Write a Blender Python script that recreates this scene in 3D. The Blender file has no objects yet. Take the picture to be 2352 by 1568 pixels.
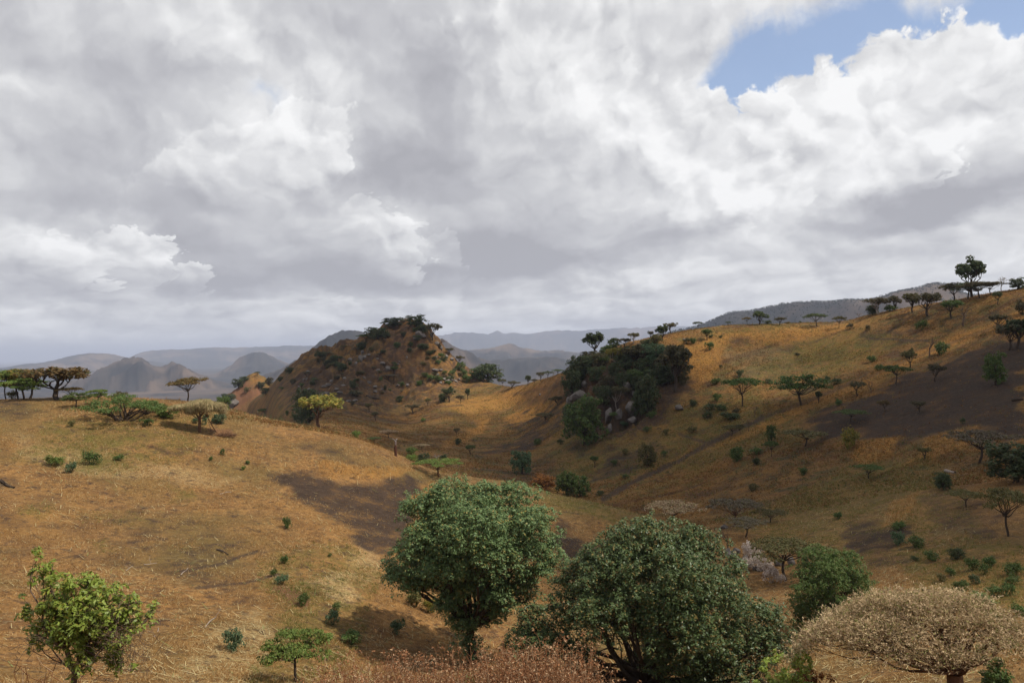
import bpy, math, random
import numpy as np
from mathutils import Matrix, Vector

scene = bpy.context.scene
R = math.radians

# ---------------------------------------------------------------- camera
# photo measured on a 2352 x 1568 grid
PW, PH, FOC = 2352.0, 1568.0, 2352.0 * 28.0 / 36.0
ROLL, PITCH = R(1.2), R(0.5)
v_right = np.array([math.cos(ROLL), 0.0, -math.sin(ROLL)])
v_up0 = np.array([math.sin(ROLL), 0.0, math.cos(ROLL)])
v_fwd0 = np.array([0.0, 1.0, 0.0])
v_fwd = v_fwd0 * math.cos(PITCH) + v_up0 * math.sin(PITCH)
v_up = v_up0 * math.cos(PITCH) - v_fwd0 * math.sin(PITCH)
cam_data = bpy.data.cameras.new('camera')
cam_data.sensor_width = 36.0
cam_data.lens = 28.0
cam_data.clip_start = 0.1
cam_data.clip_end = 200000.0
cam = bpy.data.objects.new('camera', cam_data)
scene.collection.objects.link(cam)
cam.matrix_world = Matrix(((v_right[0], v_up[0], -v_fwd[0], 0), (v_right[1], v_up[1], -v_fwd[1], 0),
                           (v_right[2], v_up[2], -v_fwd[2], 0), (0, 0, 0, 1)))
scene.camera = cam

def ray(px, py):
    px = np.asarray(px, float); py = np.asarray(py, float)
    d = (v_right * (px - PW / 2)[..., None] + v_up * (PH / 2 - py)[..., None] + v_fwd * FOC)
    return d / np.linalg.norm(d, axis=-1, keepdims=True)
def az_el(px, py):
    d = ray(px, py)
    return np.arctan2(d[..., 0], d[..., 1]), np.arcsin(d[..., 2])
def project(p):
    x = p @ v_right; y = p @ v_up; z = np.maximum(p @ v_fwd, 1e-3)
    return PW / 2 + FOC * x / z, PH / 2 - FOC * y / z

# ---------------------------------------------------------------- light
SUN_EL, SUN_AZ = R(55), R(107)          # azimuth clockwise from +Y
to_sun = np.array([math.sin(SUN_AZ) * math.cos(SUN_EL), math.cos(SUN_AZ) * math.cos(SUN_EL), math.sin(SUN_EL)])
sd = bpy.data.lights.new('sun', 'SUN')
sd.energy = 5.0
sd.angle = R(0.53)
sd.color = (1.0, 0.945, 0.86)
sun = bpy.data.objects.new('sun', sd)
scene.collection.objects.link(sun)
sun.rotation_euler = Vector(to_sun).to_track_quat('Z', 'Y').to_euler()
scene.view_settings.view_transform = 'Standard'
scene.view_settings.look = 'None'
scene.view_settings.exposure = 0.0
scene.view_settings.gamma = 1.0
scene.cycles.max_bounces = 5
scene.cycles.diffuse_bounces = 2
scene.cycles.glossy_bounces = 1
scene.cycles.transmission_bounces = 2
scene.cycles.transparent_max_bounces = 8
scene.cycles.volume_bounces = 0
scene.cycles.use_denoising = True

# ---------------------------------------------------------------- node helper
class NT:
    def __init__(self, tree):
        self.t = tree; self.n = tree.nodes; self.l = tree.links
    def new(self, typ, **kw):
        nd = self.n.new(typ)
        for k, v in kw.items(): setattr(nd, k, v)
        return nd
    def put(self, sock, v):
        if v is None: return
        if isinstance(v, bpy.types.NodeSocket): self.l.new(v, sock)
        else: sock.default_value = v
    def math(self, op, a, b=None, c=None, clamp=False):
        nd = self.new('ShaderNodeMath', operation=op, use_clamp=clamp)
        for s, v in zip(nd.inputs, (a, b, c)): self.put(s, v)
        return nd.outputs[0]
    def vmath(self, op, a, b=None, c=None):
        nd = self.new('ShaderNodeVectorMath', operation=op)
        for s, v in zip(nd.inputs, (a, b, c)): self.put(s, v)
        return nd.outputs[0]
    def scale(self, a, s):
        nd = self.new('ShaderNodeVectorMath', operation='SCALE')
        self.put(nd.inputs[0], a); self.put(nd.inputs['Scale'], s)
        return nd.outputs[0]
    def noise(self, vec, scale, detail=4, rough=0.5, dist=0.0, out=0, dim='3D', lac=2.0):
        nd = self.new('ShaderNodeTexNoise', noise_dimensions=dim)
        self.put(nd.inputs['Vector'], vec)
        nd.inputs['Scale'].default_value = scale; nd.inputs['Detail'].default_value = detail
        nd.inputs['Roughness'].default_value = rough; nd.inputs['Distortion'].default_value = dist
        nd.inputs['Lacunarity'].default_value = lac
        return nd.outputs[out]
    def voronoi(self, vec, scale, detail=0, rough=0.5, smooth=0.4, feature='SMOOTH_F1', dim='2D', out='Distance'):
        nd = self.new('ShaderNodeTexVoronoi', voronoi_dimensions=dim, feature=feature)
        self.put(nd.inputs['Vector'], vec)
        nd.inputs['Scale'].default_value = scale; nd.inputs['Detail'].default_value = detail
        nd.inputs['Roughness'].default_value = rough
        if feature == 'SMOOTH_F1': nd.inputs['Smoothness'].default_value = smooth
        return nd.outputs[out]
    def maprange(self, v, a, b, c=0.0, d=1.0, smooth=False):
        nd = self.new('ShaderNodeMapRange', interpolation_type='SMOOTHSTEP' if smooth else 'LINEAR')
        self.put(nd.inputs[0], v)
        for i, x in enumerate((a, b, c, d)): self.put(nd.inputs[i + 1], x)
        return nd.outputs[0]
    def mix(self, f, a, b, blend='MIX'):
        nd = self.new('ShaderNodeMix', data_type='RGBA', blend_type=blend)
        self.put(nd.inputs[0], f)
        for s, v in ((nd.inputs[6], a), (nd.inputs[7], b)):
            if isinstance(v, tuple) and len(v) == 3: v = v + (1.0,)
            self.put(s, v)
        return nd.outputs[2]
    def ramp(self, f, stops):
        nd = self.new('ShaderNodeValToRGB')
        el = nd.color_ramp.elements
        while len(el) < len(stops): el.new(0.5)
        for e, (p, c) in zip(el, stops):
            e.position = p; e.color = tuple(c) + (1.0,) if len(c) == 3 else c
        self.put(nd.inputs[0], f)
        return nd.outputs[0]
    def curve(self, v, pts):
        nd = self.new('ShaderNodeFloatCurve')
        cu = nd.mapping.curves[0]
        while len(cu.points) < len(pts): cu.points.new(0.5, 0.5)
        for p, (x, y) in zip(cu.points, pts):
            p.location = (x, y); p.handle_type = 'AUTO_CLAMPED'
        nd.mapping.update()
        self.put(nd.inputs['Value'], v)
        return nd.outputs[0]

# ---------------------------------------------------------------- sky (world)
world = bpy.data.worlds.new('World')
scene.world = world
world.use_nodes = True
W = NT(world.node_tree)
W.n.clear()
wout = W.new('ShaderNodeOutputWorld')
bg = W.new('ShaderNodeBackground')
bg.inputs['Strength'].default_value = 0.15
W.l.new(bg.outputs[0], wout.inputs[0])
nish = W.new('ShaderNodeTexSky', sky_type='NISHITA')
nish.sun_disc = False
nish.sun_elevation = SUN_EL
nish.sun_rotation = SUN_AZ
nish.altitude = 1500
nish.air_density = 1.0; nish.dust_density = 0.3; nish.ozone_density = 2.0
direction = W.new('ShaderNodeTexCoord').outputs['Generated']
sep = W.new('ShaderNodeSeparateXYZ'); W.l.new(direction, sep.inputs[0])
az = W.math('ARCTAN2', sep.outputs[0], sep.outputs[1])
el = W.math('ARCSINE', sep.outputs[2])
elp = W.math('MAXIMUM', el, 0.0)
com = W.new('ShaderNodeCombineXYZ'); W.put(com.inputs[0], az); W.put(com.inputs[1], el)
P = com.outputs[0]
ev = W.math('MULTIPLY', W.math('LOGARITHM', W.math('ADD', elp, 0.13), math.e), 0.44)
com = W.new('ShaderNodeCombineXYZ'); W.put(com.inputs[0], az); W.put(com.inputs[1], ev)
Q = com.outputs[0]                       # stretched: clouds flatten towards the horizon
wn = W.vmath('SUBTRACT', W.noise(Q, 7.0, 6, 0.6, out=1), (0.5, 0.5, 0.5))
wflat = W.vmath('MULTIPLY', wn, (0.16, 0.16, 0.0))
com = W.new('ShaderNodeVectorMath', operation='MULTIPLY')
# less vertical warp close to the horizon
vs = W.maprange(el, 0.0, 0.25, 0.25, 1.0)
cv = W.new('ShaderNodeCombineXYZ'); cv.inputs[0].default_value = 1.0; W.put(cv.inputs[1], vs)
wflat = W.vmath('MULTIPLY', wflat, cv.outputs[0])
PWP = W.vmath('ADD', P, wflat)
QW = W.vmath('ADD', Q, W.scale(wn, 0.11))

def blob(acc, px, py, rx, ry, rot, amp, src=None):
    a, e = az_el(px, py)
    mp = W.new('ShaderNodeMapping', vector_type='TEXTURE')
    W.l.new(src or PWP, mp.inputs[0])
    mp.inputs['Location'].default_value = (float(a), float(e), 0)
    mp.inputs['Rotation'].default_value = (0, 0, R(rot))
    mp.inputs['Scale'].default_value = (2.1 * rx / FOC, 2.1 * ry / FOC, 1)
    g = W.new('ShaderNodeTexGradient', gradient_type='QUADRATIC_SPHERE')
    W.l.new(mp.outputs[0], g.inputs[0])
    return W.math('MULTIPLY_ADD', g.outputs[1], amp, acc)

# px, py, rx, ry, rotation, amplitude
BLOBS = [
 (300, 140, 260, 120, -10, -.17), (230, 330, 230, 110, 0, -.20), (60, 420, 160, 60, 0, -.06), (60, 330, 120, 60, 0, .05),
 (800, 50, 200, 60, 0, -.12), (960, 230, 150, 190, 10, -.19), (900, 390, 240, 70, 10, -.24), (1180, 430, 200, 100, 0, -.14),
 (600, 570, 210, 100, 0, -.22), (410, 530, 90, 80, -30, -.20), (230, 645, 280, 40, 2, -.28), (620, 645, 260, 34, 3, -.20),
 (180, 470, 210, 40, 5, -.16), (1200, 560, 300, 70, 5, -.30), (1130, 612, 380, 40, 4, -.30), (980, 665, 140, 22, 3, -.12),
 (1530, 540, 140, 40, 10, -.16), (2040, 465, 220, 55, 12, -.36), (2280, 430, 190, 50, 14, -.30), (2100, 500, 220, 22, 8, -.14),
 (1260, 300, 60, 120, 10, -.07), (1500, 60, 110, 70, 0, -.04), (1700, 520, 120, 25, 8, -.10), (2000, 590, 300, 30, 6, -.07),
 (130, 40, 90, 40, 0, .04), (500, 90, 70, 60, -10, .14), (640, 160, 190, 55, -14, .18), (380, 315, 150, 32, 8, .14),
 (620, 330, 230, 60, 10, .14), (300, 545, 85, 70, 0, .30), (120, 570, 160, 50, 0, .16), (60, 205, 100, 40, -10, .15),
 (800, 480, 120, 60, -30, .18), (960, 540, 70, 45, 0, .18), (900, 610, 160, 25, 4, .05), (1330, 110, 220, 160, 0, .20), (1590, 350, 260, 170, -10, .30),
 (1150, 130, 90, 110, 0, .10), (1180, 330, 70, 90, 0, .04), (2100, 250, 300, 140, 18, .34), (2250, 130, 170, 90, 10, .24),
 (1680, 470, 130, 60, 0, .18), (1900, 380, 120, 100, 0, .16), (1790, 560, 80, 40, 0, .10), (680, 690, 200, 16, 2, .08), (120, 690, 150, 18, 0, .10),
 (1350, 660, 160, 18, 4, .06), (1600, 640, 160, 26, 4, .05), (2300, 560, 160, 24, 8, .05),
]
acc = W.maprange(el, -0.05, 0.5, 0.71, 0.69)
for b in BLOBS: acc = blob(acc, *b[:5], b[5] * (1.3 if b[5] < 0 else 0.75))
# billowing relief: the side of each billow that faces the sun (up and to the right) is lit
def billow(vec):
    v = W.voronoi(vec, 8.5, 3.2, 0.52, 0.22)
    n = W.noise(vec, 6.0, 7, 0.6)
    return W.math('MULTIPLY_ADD', v, -0.75, n)
hA = billow(QW)
hB = billow(W.vmath('ADD', QW, (0.011, 0.020, 0)))
relief = W.math('SUBTRACT', hA, hB)
low = W.math('SUBTRACT', W.noise(QW, 4.0, 4, 0.5), 0.5)
bright_w = W.maprange(acc, 0.48, 0.82, 0.26, 0.62)
acc = W.math('MULTIPLY_ADD', relief, bright_w, acc)
acc = W.math('MULTIPLY_ADD', low, 0.42, acc)
# faint stacked streaks low over the horizon
cst = W.vmath('MULTIPLY', P, (5.0, 60.0, 1.0))
streak = W.math('SUBTRACT', W.noise(cst, 1.0, 3, 0.5), 0.5)
acc = W.math('MULTIPLY_ADD', W.math('MULTIPLY', streak, W.maprange(el, 0.02, 0.16, 1.0, 0.0)), 0.16, acc)
# cumulus heads: crisp cauliflower top edge, lit from above right, melting into the base below
puff = W.math('SUBTRACT', W.math('MULTIPLY_ADD', W.voronoi(QW, 20.0, 3.0, 0.55, 0.35), -0.5, W.noise(QW, 20.0, 6, 0.6)), 0.28)
HEADS = [
 # px, py, rx, ry, rot, brightness, strength
 (560, 400, 270, 120, 12, .73, .72), (690, 300, 130, 80, 20, .76, .6), (860, 560, 150, 120, -25, .73, .62),
 (290, 590, 120, 100, 0, .82, .95), (90, 610, 170, 80, 0, .76, .85), (430, 640, 90, 60, 0, .68, .8),
 (1010, 600, 110, 80, 0, .68, .5), (1000, 150, 130, 130, 0, .62, .4),
 (1640, 330, 230, 190, -15, .82, .75), (2130, 270, 300, 190, 12, .84, .9), (2240, 130, 150, 110, 10, .92, .9), (1960, 230, 120, 90, 0, .90, .8), (2080, 380, 130, 90, 0, .82, .8), (1760, 420, 90, 90, 0, .86, .8), (1400, 250, 160, 120, 0, .80, .6),
 (2270, 330, 180, 110, 10, .80, .55), (1800, 470, 80, 60, 0, .82, .6), (1690, 520, 70, 55, -30, .74, .6),
 (500, 720, 130, 28, 0, .66, .6), (130, 712, 150, 26, 0, .66, .6), (780, 700, 110, 22, 0, .64, .6), (1390, 672, 90, 22, 0, .68, .6), (1590, 660, 70, 30, 0, .66, .6),
]
for hx, hy, hrx, hry, hrot, hb, hs in HEADS:
    a, e = az_el(hx, hy)
    mp = W.new('ShaderNodeMapping', vector_type='TEXTURE')
    W.l.new(P, mp.inputs[0])
    mp.inputs['Location'].default_value = (float(a), float(e), 0)
    mp.inputs['Rotation'].default_value = (0, 0, R(hrot))
    mp.inputs['Scale'].default_value = (hrx / FOC, hry / FOC, 1)
    v = mp.outputs[0]
    ln = W.new('ShaderNodeVectorMath', operation='LENGTH'); W.l.new(v, ln.inputs[0])
    k = 1.6 * 60.0 / max(45.0, 0.5 * (hrx + hry)) ** 1.0
    rr = W.math('MULTIPLY_ADD', puff, -min(k * 1.15, 1.5), ln.outputs['Value'])
    lit = W.new('ShaderNodeVectorMath', operation='DOT_PRODUCT')
    W.l.new(v, lit.inputs[0]); lit.inputs[1].default_value = (0.45, 0.85, 0)
    m = W.math('MULTIPLY', W.maprange(rr, 1.0, 0.90, smooth=True), W.maprange(lit.outputs['Value'], -0.75, 0.35, 0.0, hs, smooth=True))
    shade = W.math('MULTIPLY_ADD', lit.outputs['Value'], 0.17, W.math('MULTIPLY_ADD', relief, 0.70, hb))
    shade = W.math('MULTIPLY_ADD', low, 0.15, shade)
    acc = W.math('MULTIPLY_ADD', W.math('SUBTRACT', shade, acc), m, acc)
cloud_col = W.ramp(W.math('MULTIPLY', acc, 0.8), [
 (0.24, (.420, .420, .452)), (0.36, (.505, .506, .536)), (0.48, (.625, .628, .648)), (0.62, (.790, .792, .800)), (0.80, (.99, .99, .99))])
cloud_col = W.scale(cloud_col, 1 / 0.15)

# blue gap between the upper sheet and the big cumulus
def edge_curve(pts):
    out = []
    for px, py in pts:
        a, e = az_el(px, py); out.append(((float(a) + 0.8) / 1.6, float(e)))
    return out
u = W.math('MULTIPLY_ADD', az, 1 / 1.6, 0.5)
lowE = edge_curve([(-100, -300), (1500, -120), (1570, 120), (1605, 178), (1650, 184), (1690, 214), (1712, 216), (1735, 190), (1800, 170), (1850, 152), (1935, 128), (1990, 84), (2070, 70), (2150, 34), (2230, 14), (2300, 30), (2352, 40), (2500, 60), (2700, 0)])
upE = edge_curve([(-100, -300), (1500, 260), (1590, 200), (1612, 172), (1640, 130), (1690, 70), (1730, 40), (1800, 24), (1900, 4), (1960, -22), (2060, -40), (2100, 2), (2180, 4), (2250, -40), (2500, -100), (2700, -200)])
wisp = W.math('SUBTRACT', W.noise(QW, 16.0, 7, 0.62), 0.5)
dl = W.math('SUBTRACT', el, W.curve(u, lowE))
dl = W.math('MULTIPLY_ADD', puff, -0.055, dl)
du = W.math('SUBTRACT', W.curve(u, upE), el)
du = W.math('MULTIPLY_ADD', wisp, -0.07, du)
gap = W.math('MULTIPLY', W.maprange(dl, -0.002, 0.008, smooth=True), W.maprange(du, -0.012, 0.022, smooth=True))
gap = W.math('MAXIMUM', gap, W.math('MULTIPLY', W.maprange(W.noise(Q, 2.6, 5, 0.5), 0.60, 0.68, smooth=True), W.maprange(el, 0.48, 0.62)))
# thin patch of blue inside the white, upper middle
gap = W.math('MAXIMUM', gap, W.math('MULTIPLY', blob(0.0, 592, 244, 26, 16, 0, 1.0), 0.45))
gap = W.math('MULTIPLY', gap, 0.97)
blue = W.mix(0.19, nish.outputs[0], (5.4, 5.8, 6.6))
sky_col = W.mix(gap, cloud_col, blue)
# below the horizon: dim earth
sky_col = W.mix(W.maprange(el, -0.06, -0.01), (1.5, 1.35, 1.2), sky_col)
W.l.new(sky_col, bg.inputs['Color'])
world.cycles.sampling_method = 'MANUAL'
world.cycles.sample_map_resolution = 512

# ---------------------------------------------------------------- numeric helpers
rng = np.random.default_rng(7)
def smooth01(t):
    t = np.clip(t, 0, 1); return t * t * (3 - 2 * t)
def hash2(ix, iy, seed):
    h = (ix.astype(np.int64) * 374761393 + iy.astype(np.int64) * 668265263 + seed * 974634777) & 0xFFFFFFFF
    h = ((h ^ (h >> 13)) * 1274126177) & 0xFFFFFFFF
    h = h ^ (h >> 16)
    return (h & 0xFFFFFF) / float(0xFFFFFF)
def vnoise(x, y, seed=0):
    ix = np.floor(x); iy = np.floor(y)
    fx = smooth01(x - ix); fy = smooth01(y - iy)
    a = hash2(ix, iy, seed); b = hash2(ix + 1, iy, seed); c = hash2(ix, iy + 1, seed); d = hash2(ix + 1, iy + 1, seed)
    return (a * (1 - fx) + b * fx) * (1 - fy) + (c * (1 - fx) + d * fx) * fy - 0.5
def fbm(x, y, octv=4, seed=0, rough=0.5):
    s = np.zeros_like(x); a = 1.0
    for o in range(octv):
        s += a * vnoise(x * 2 ** o + 13.7 * o, y * 2 ** o - 7.1 * o, seed + o); a *= rough
    return s
def pchip(x, y, xi):
    h = np.diff(x); dl = np.diff(y) / h
    m = np.zeros_like(y)
    same = dl[:-1] * dl[1:] > 0
    w1 = 2 * h[1:] + h[:-1]; w2 = h[1:] + 2 * h[:-1]
    with np.errstate(divide='ignore', invalid='ignore'):
        hm = (w1 + w2) / (w1 / dl[:-1] + w2 / dl[1:])
    m[1:-1] = np.where(same, hm, 0.0)
    m[0] = dl[0]; m[-1] = dl[-1]
    k = np.clip(np.searchsorted(x, xi) - 1, 0, len(x) - 2)
    t = (xi - x[k]) / h[k]
    t = np.clip(t, 0, 1)
    return (y[k] * (1 + 2 * t) * (1 - t) ** 2 + m[k] * h[k] * t * (1 - t) ** 2 + y[k + 1] * t * t * (3 - 2 * t) + m[k + 1] * h[k] * t * t * (t - 1))

# ---------------------------------------------------------------- terrain profile
# each curve runs across the view: (px, py, distance) or (px, ('z', height), distance)
def Z(h): return ('z', h)
PLAIN = -450.0
CURVES = [
 [(-900, Z(-5.0), 10), (1100, Z(-5.0), 10), (3200, Z(-5.0), 10)],
 [(-900, Z(-12.5), 27), (0, Z(-12.6), 27), (1100, Z(-12.8), 27), (2352, Z(-13.0), 27), (3200, Z(-12.6), 27)],
 [(-900, 1568, 48), (0, 1568, 50), (600, 1568, 52), (1080, 1575, 58), (1450, 1600, 57), (1900, 1620, 47), (2200, 1640, 42), (3200, 1600, 42)],
 [(-900, 1330, 78), (0, 1340, 78), (700, 1350, 78), (1080, 1400, 82), (1300, 1400, 86), (1500, 1410, 88), (1700, 1390, 92), (1900, 1440, 80), (2100, 1480, 68), (2352, 1480, 65), (3200, 1450, 65)],
 [(-900, 1130, 110), (0, 1135, 110), (700, 1160, 110), (900, 1190, 112), (1200, 1210, 120), (1500, 1270, 116), (1700, 1285, 118), (1900, 1290, 110), (2100, 1300, 100), (2352, 1300, 95), (3200, 1270, 95)],
 [(-900, 930, 170), (-300, 914, 170), (0, 917, 170), (200, 911, 170), (350, 915, 170), (460, 925, 170), (530, 940, 168), (600, 957, 165), (740, 986, 158), (820, 1006, 154), (900, 1038, 150), (1000, 1082, 150), (1100, 1098, 150), (1200, 1114, 150), (1300, 1139, 148), (1400, 1160, 144), (1500, 1190, 140), (1600, 1220, 138), (1750, 1215, 138), (1900, 1200, 135), (2100, 1180, 130), (2352, 1150, 130), (3200, 1100, 130)],
 [(-900, Z(-45), 250), (0, Z(-40), 240), (460, Z(-37), 232), (600, Z(-36), 225), (740, 1040, 205), (900, 1075, 186), (1000, 1105, 180), (1200, 1150, 174), (1300, 1168, 170), (1500, 1206, 160), (1600, 1200, 160), (1700, 1180, 164), (1900, 1130, 166), (2100, 1090, 166), (2352, 1050, 168), (3200, 1000, 168)],
 [(-900, Z(-80), 330), (0, Z(-75), 320), (460, Z(-64), 310), (600, Z(-48), 300), (740, 985, 268), (900, 1022, 262), (1000, 1052, 240), (1200, 1092, 228), (1300, 1103, 220), (1500, 1120, 202), (1700, 1080, 202), (1900, 1020, 206), (2100, 975, 206), (2352, 920, 210), (3200, 850, 215)],
 [(-900, Z(-140), 460), (0, Z(-130), 440), (460, Z(-105), 420), (600, Z(-66), 400), (740, 935, 365), (900, 950, 375), (1000, 975, 340), (1200, 1012, 290), (1300, 1012, 265), (1500, 1010, 242), (1700, 975, 242), (1900, 918, 250), (2100, 868, 250), (2352, 800, 255), (3200, 700, 270)],
 [(-900, Z(-190), 560), (0, Z(-175), 540), (460, Z(-140), 520), (560, Z(-95), 505), (640, 925, 490), (740, 872, 480), (830, 848, 475), (900, 842, 470), (1000, 862, 440), (1100, 925, 390), (1200, 945, 350), (1300, 925, 310), (1400, 900, 292), (1500, 878, 286), (1700, 850, 292), (1900, 822, 300), (2100, 782, 300), (2352, 728, 292), (3200, 620, 300)],
 [(-900, Z(-240), 680), (0, Z(-220), 680), (460, Z(-170), 680), (520, Z(-120), 675), (575, 925, 660), (610, 896, 645), (655, 853, 620), (700, 816, 602), (760, 795, 592), (830, 779, 585), (870, 757, 575), (905, 746, 568), (945, 734, 560), (975, 744, 552), (1000, 772, 540), (1030, 812, 520), (1060, 842, 500), (1090, 858, 470), (1130, 880, 440), (1180, 889, 405), (1240, 872, 372), (1300, 852, 345), (1340, 836, 335), (1400, 806, 325), (1450, 785, 326), (1520, 768, 332), (1600, 752, 340), (1700, 743, 345), (1800, 742, 350), (1900, 741, 352), (1950, 735, 350), (2000, 722, 348), (2100, 703, 342), (2200, 686, 336), (2352, 660, 330), (2600, 610, 330), (3200, 540, 340)],
 [(-900, Z(-300), 950), (600, Z(-240), 950), (950, Z(-150), 880), (1180, Z(-190), 800), (1400, Z(-140), 700), (1800, Z(-100), 700), (2352, Z(-60), 700), (3200, Z(-60), 700)],
 [(-900, Z(-400), 1700), (900, Z(-380), 1700), (1500, Z(-350), 1600), (3200, Z(-250), 1600)],
 [(-900, Z(-440), 3200), (1500, Z(-440), 3200), (3200, Z(-430), 3200)],
]
AZ0, AZ1, NAZ = R(-46), R(46), 1250
az_f = np.linspace(AZ0, AZ1, NAZ)
az_b = np.linspace(AZ1, AZ0 + 2 * math.pi, 130)[1:-1]
az_all = np.concatenate([az_f, az_b]); NA = len(az_all)
def seg(a, b, ratio): return list(np.exp(np.arange(math.log(a), math.log(b), math.log(ratio))))
rs = np.array(seg(2, 28, 1.06) + seg(28, 44, 1.012) + seg(44, 240, 1.0034) + seg(240, 700, 1.0036) + seg(700, 1500, 1.016) + seg(1500, 16000, 1.011) + seg(16000, 90000, 1.03))
NR = len(rs)
sk = np.log(rs)
cr_r = np.zeros((len(CURVES), NAZ)); cr_e = np.zeros((len(CURVES), NAZ))
for i, c in enumerate(CURVES):
    a_, r_, z_ = [], [], []
    for px, py, d in c:
        if isinstance(py, tuple):
            a, _e = az_el(px, 900.0); z = py[1]
        else:
            a, e_ = az_el(px, py); z = d * math.tan(float(e_))
        a_.append(float(a)); r_.append(d); z_.append(z)
    a_ = np.array(a_)
    cr_r[i] = pchip(a_, np.array(r_, float), np.clip(az_f, a_[0], a_[-1]))
    cr_e[i] = pchip(a_, np.array(z_, float) / np.array(r_, float), np.clip(az_f, a_[0], a_[-1]))
e_grid = np.zeros((NAZ, NR))
for j in range(NAZ):
    x = np.concatenate([[math.log(2.0)], np.log(cr_r[:, j]), np.log([6000.0, 12000.0, 30000.0, 90000.0])])
    y = np.concatenate([[-2.1 / 2.0], cr_e[:, j], [PLAIN / 6000, PLAIN / 12000, PLAIN / 30000, PLAIN / 90000]])
    e_grid[j] = pchip(x, y, sk)
z_f = e_grid * rs
# behind the viewer: blend between the two edges, keep a rounded hillside
tb = np.linspace(0, 1, len(az_b) + 2)[1:-1]; tb = smooth01(tb)
z_b = z_f[-1] * (1 - tb)[:, None] + z_f[0] * tb[:, None]
rise = np.sin(np.pi * np.linspace(0, 1, len(az_b) + 2)[1:-1])[:, None] * 14.0 * np.exp(-((rs - 60) / 60.0) ** 2)
z_b = z_b + rise
zt = np.concatenate([z_f, z_b], 0)
AA, RR = np.meshgrid(az_all, rs, indexing='ij')
XX = np.sin(AA) * RR; YY = np.cos(AA) * RR

MTN = 4200.0
# far hills: skyline at a distance, with its own depth
def hill(pts, r0, w, rough=0.05, jag=0.0, seed=1, base=PLAIN):
    global zt
    a_, z_ = [], []
    for px, py in pts:
        a, e_ = az_el(px, py); a_.append(float(a)); z_.append(r0 * math.tan(float(e_)))
    zs = pchip(np.array(a_), np.array(z_), az_all)
    inside = (az_all >= a_[0]) & (az_all <= a_[-1])
    zs = np.where(inside, zs, base)
    hgt = np.maximum(zs - base, 0)[:, None]
    if jag: hgt = hgt + (hgt > 0) * jag * 1.6 * fbm(XX / (w * 0.10), YY / (w * 0.10), 4, seed + 50, 0.6)
    f = np.exp(-(np.abs(RR - r0) / w) ** 1.7)
    n = fbm(XX / (w * 0.55), YY / (w * 0.55), 5, seed, 0.55)
    f2 = np.clip(f * (1 + (rough * 6 * n) * (1 - f) * 1.6), 0, 1.02)
    zt = np.maximum(zt, base + hgt * f2)
hill([(130, 890), (165, 878), (190, 868), (225, 850), (260, 834), (300, 823), (322, 824), (352, 838), (372, 838), (395, 831), (415, 841), (450, 858), (490, 872), (560, 890)], 6500, 700, 0.40, 14, 3)
hill([(430, 880), (490, 862), (530, 839), (560, 819), (590, 811), (620, 817), (655, 832), (700, 845), (760, 862)], 9500, 900, 0.35, 12, 4)
hill([(600, 870), (660, 842), (700, 817), (730, 796), (760, 776), (785, 766), (805, 764), (830, 768), (860, 776), (930, 772), (985, 775), (1015, 786), (1045, 801), (1090, 818), (1150, 836)], 5200, 700, 0.40, 12, 5)
hill([(1020, 822), (1060, 808), (1100, 806), (1130, 797), (1160, 789), (1185, 793), (1215, 802), (1260, 808), (1340, 808), (1450, 812)], 9000, 1000, 0.35, 14, 6)
hill([(980, 845), (1060, 832), (1150, 826), (1250, 822), (1330, 828), (1450, 832)], 6800, 1000, 0.35, 12, 8)
hill([(-400, 876), (-200, 868), (0, 866), (60, 858), (120, 852), (180, 848), (230, 856), (300, 868), (380, 880)], 10500, 1200, 0.35, 14, 9)
hill([(-500, 850), (-150, 848), (0, 844), (60, 836), (110, 830), (160, 818), (210, 811), (250, 812), (300, 822), (380, 835)], 14000, 1500, 0.25, 10, 11)
hill([(230, 850), (300, 818), (325, 809), (365, 803), (430, 801), (500, 797), (560, 798), (620, 795), (740, 792), (860, 786), (960, 780)], 18500, 2200, 0.25, 14, 12)
hill([(850, 782), (1010, 770), (1060, 766), (1110, 767), (1130, 763), (1142, 759), (1160, 765), (1182, 762), (1210, 766), (1260, 762), (1350, 757), (1450, 752), (1560, 748), (1640, 742), (1800, 745)], 22000, 2200, 0.30, 22, 13)
hill([(1480, 790), (1540, 764), (1590, 752), (1622, 743), (1660, 724), (1690, 717), (1730, 713), (1765, 706), (1800, 699), (1850, 694), (1900, 692), (1940, 689), (1985, 689), (2030, 679), (2070, 668), (2110, 659), (2150, 651), (2172, 653), (2200, 667), (2260, 680), (2400, 690), (2700, 700)], MTN, 1000, 0.28, 6, 14)
hill([(495, 938), (515, 916), (540, 893), (562, 874), (585, 860), (600, 866), (622, 882), (640, 905), (660, 935)], 820, 110, 0.22, 2.5, 15, base=-240)

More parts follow.
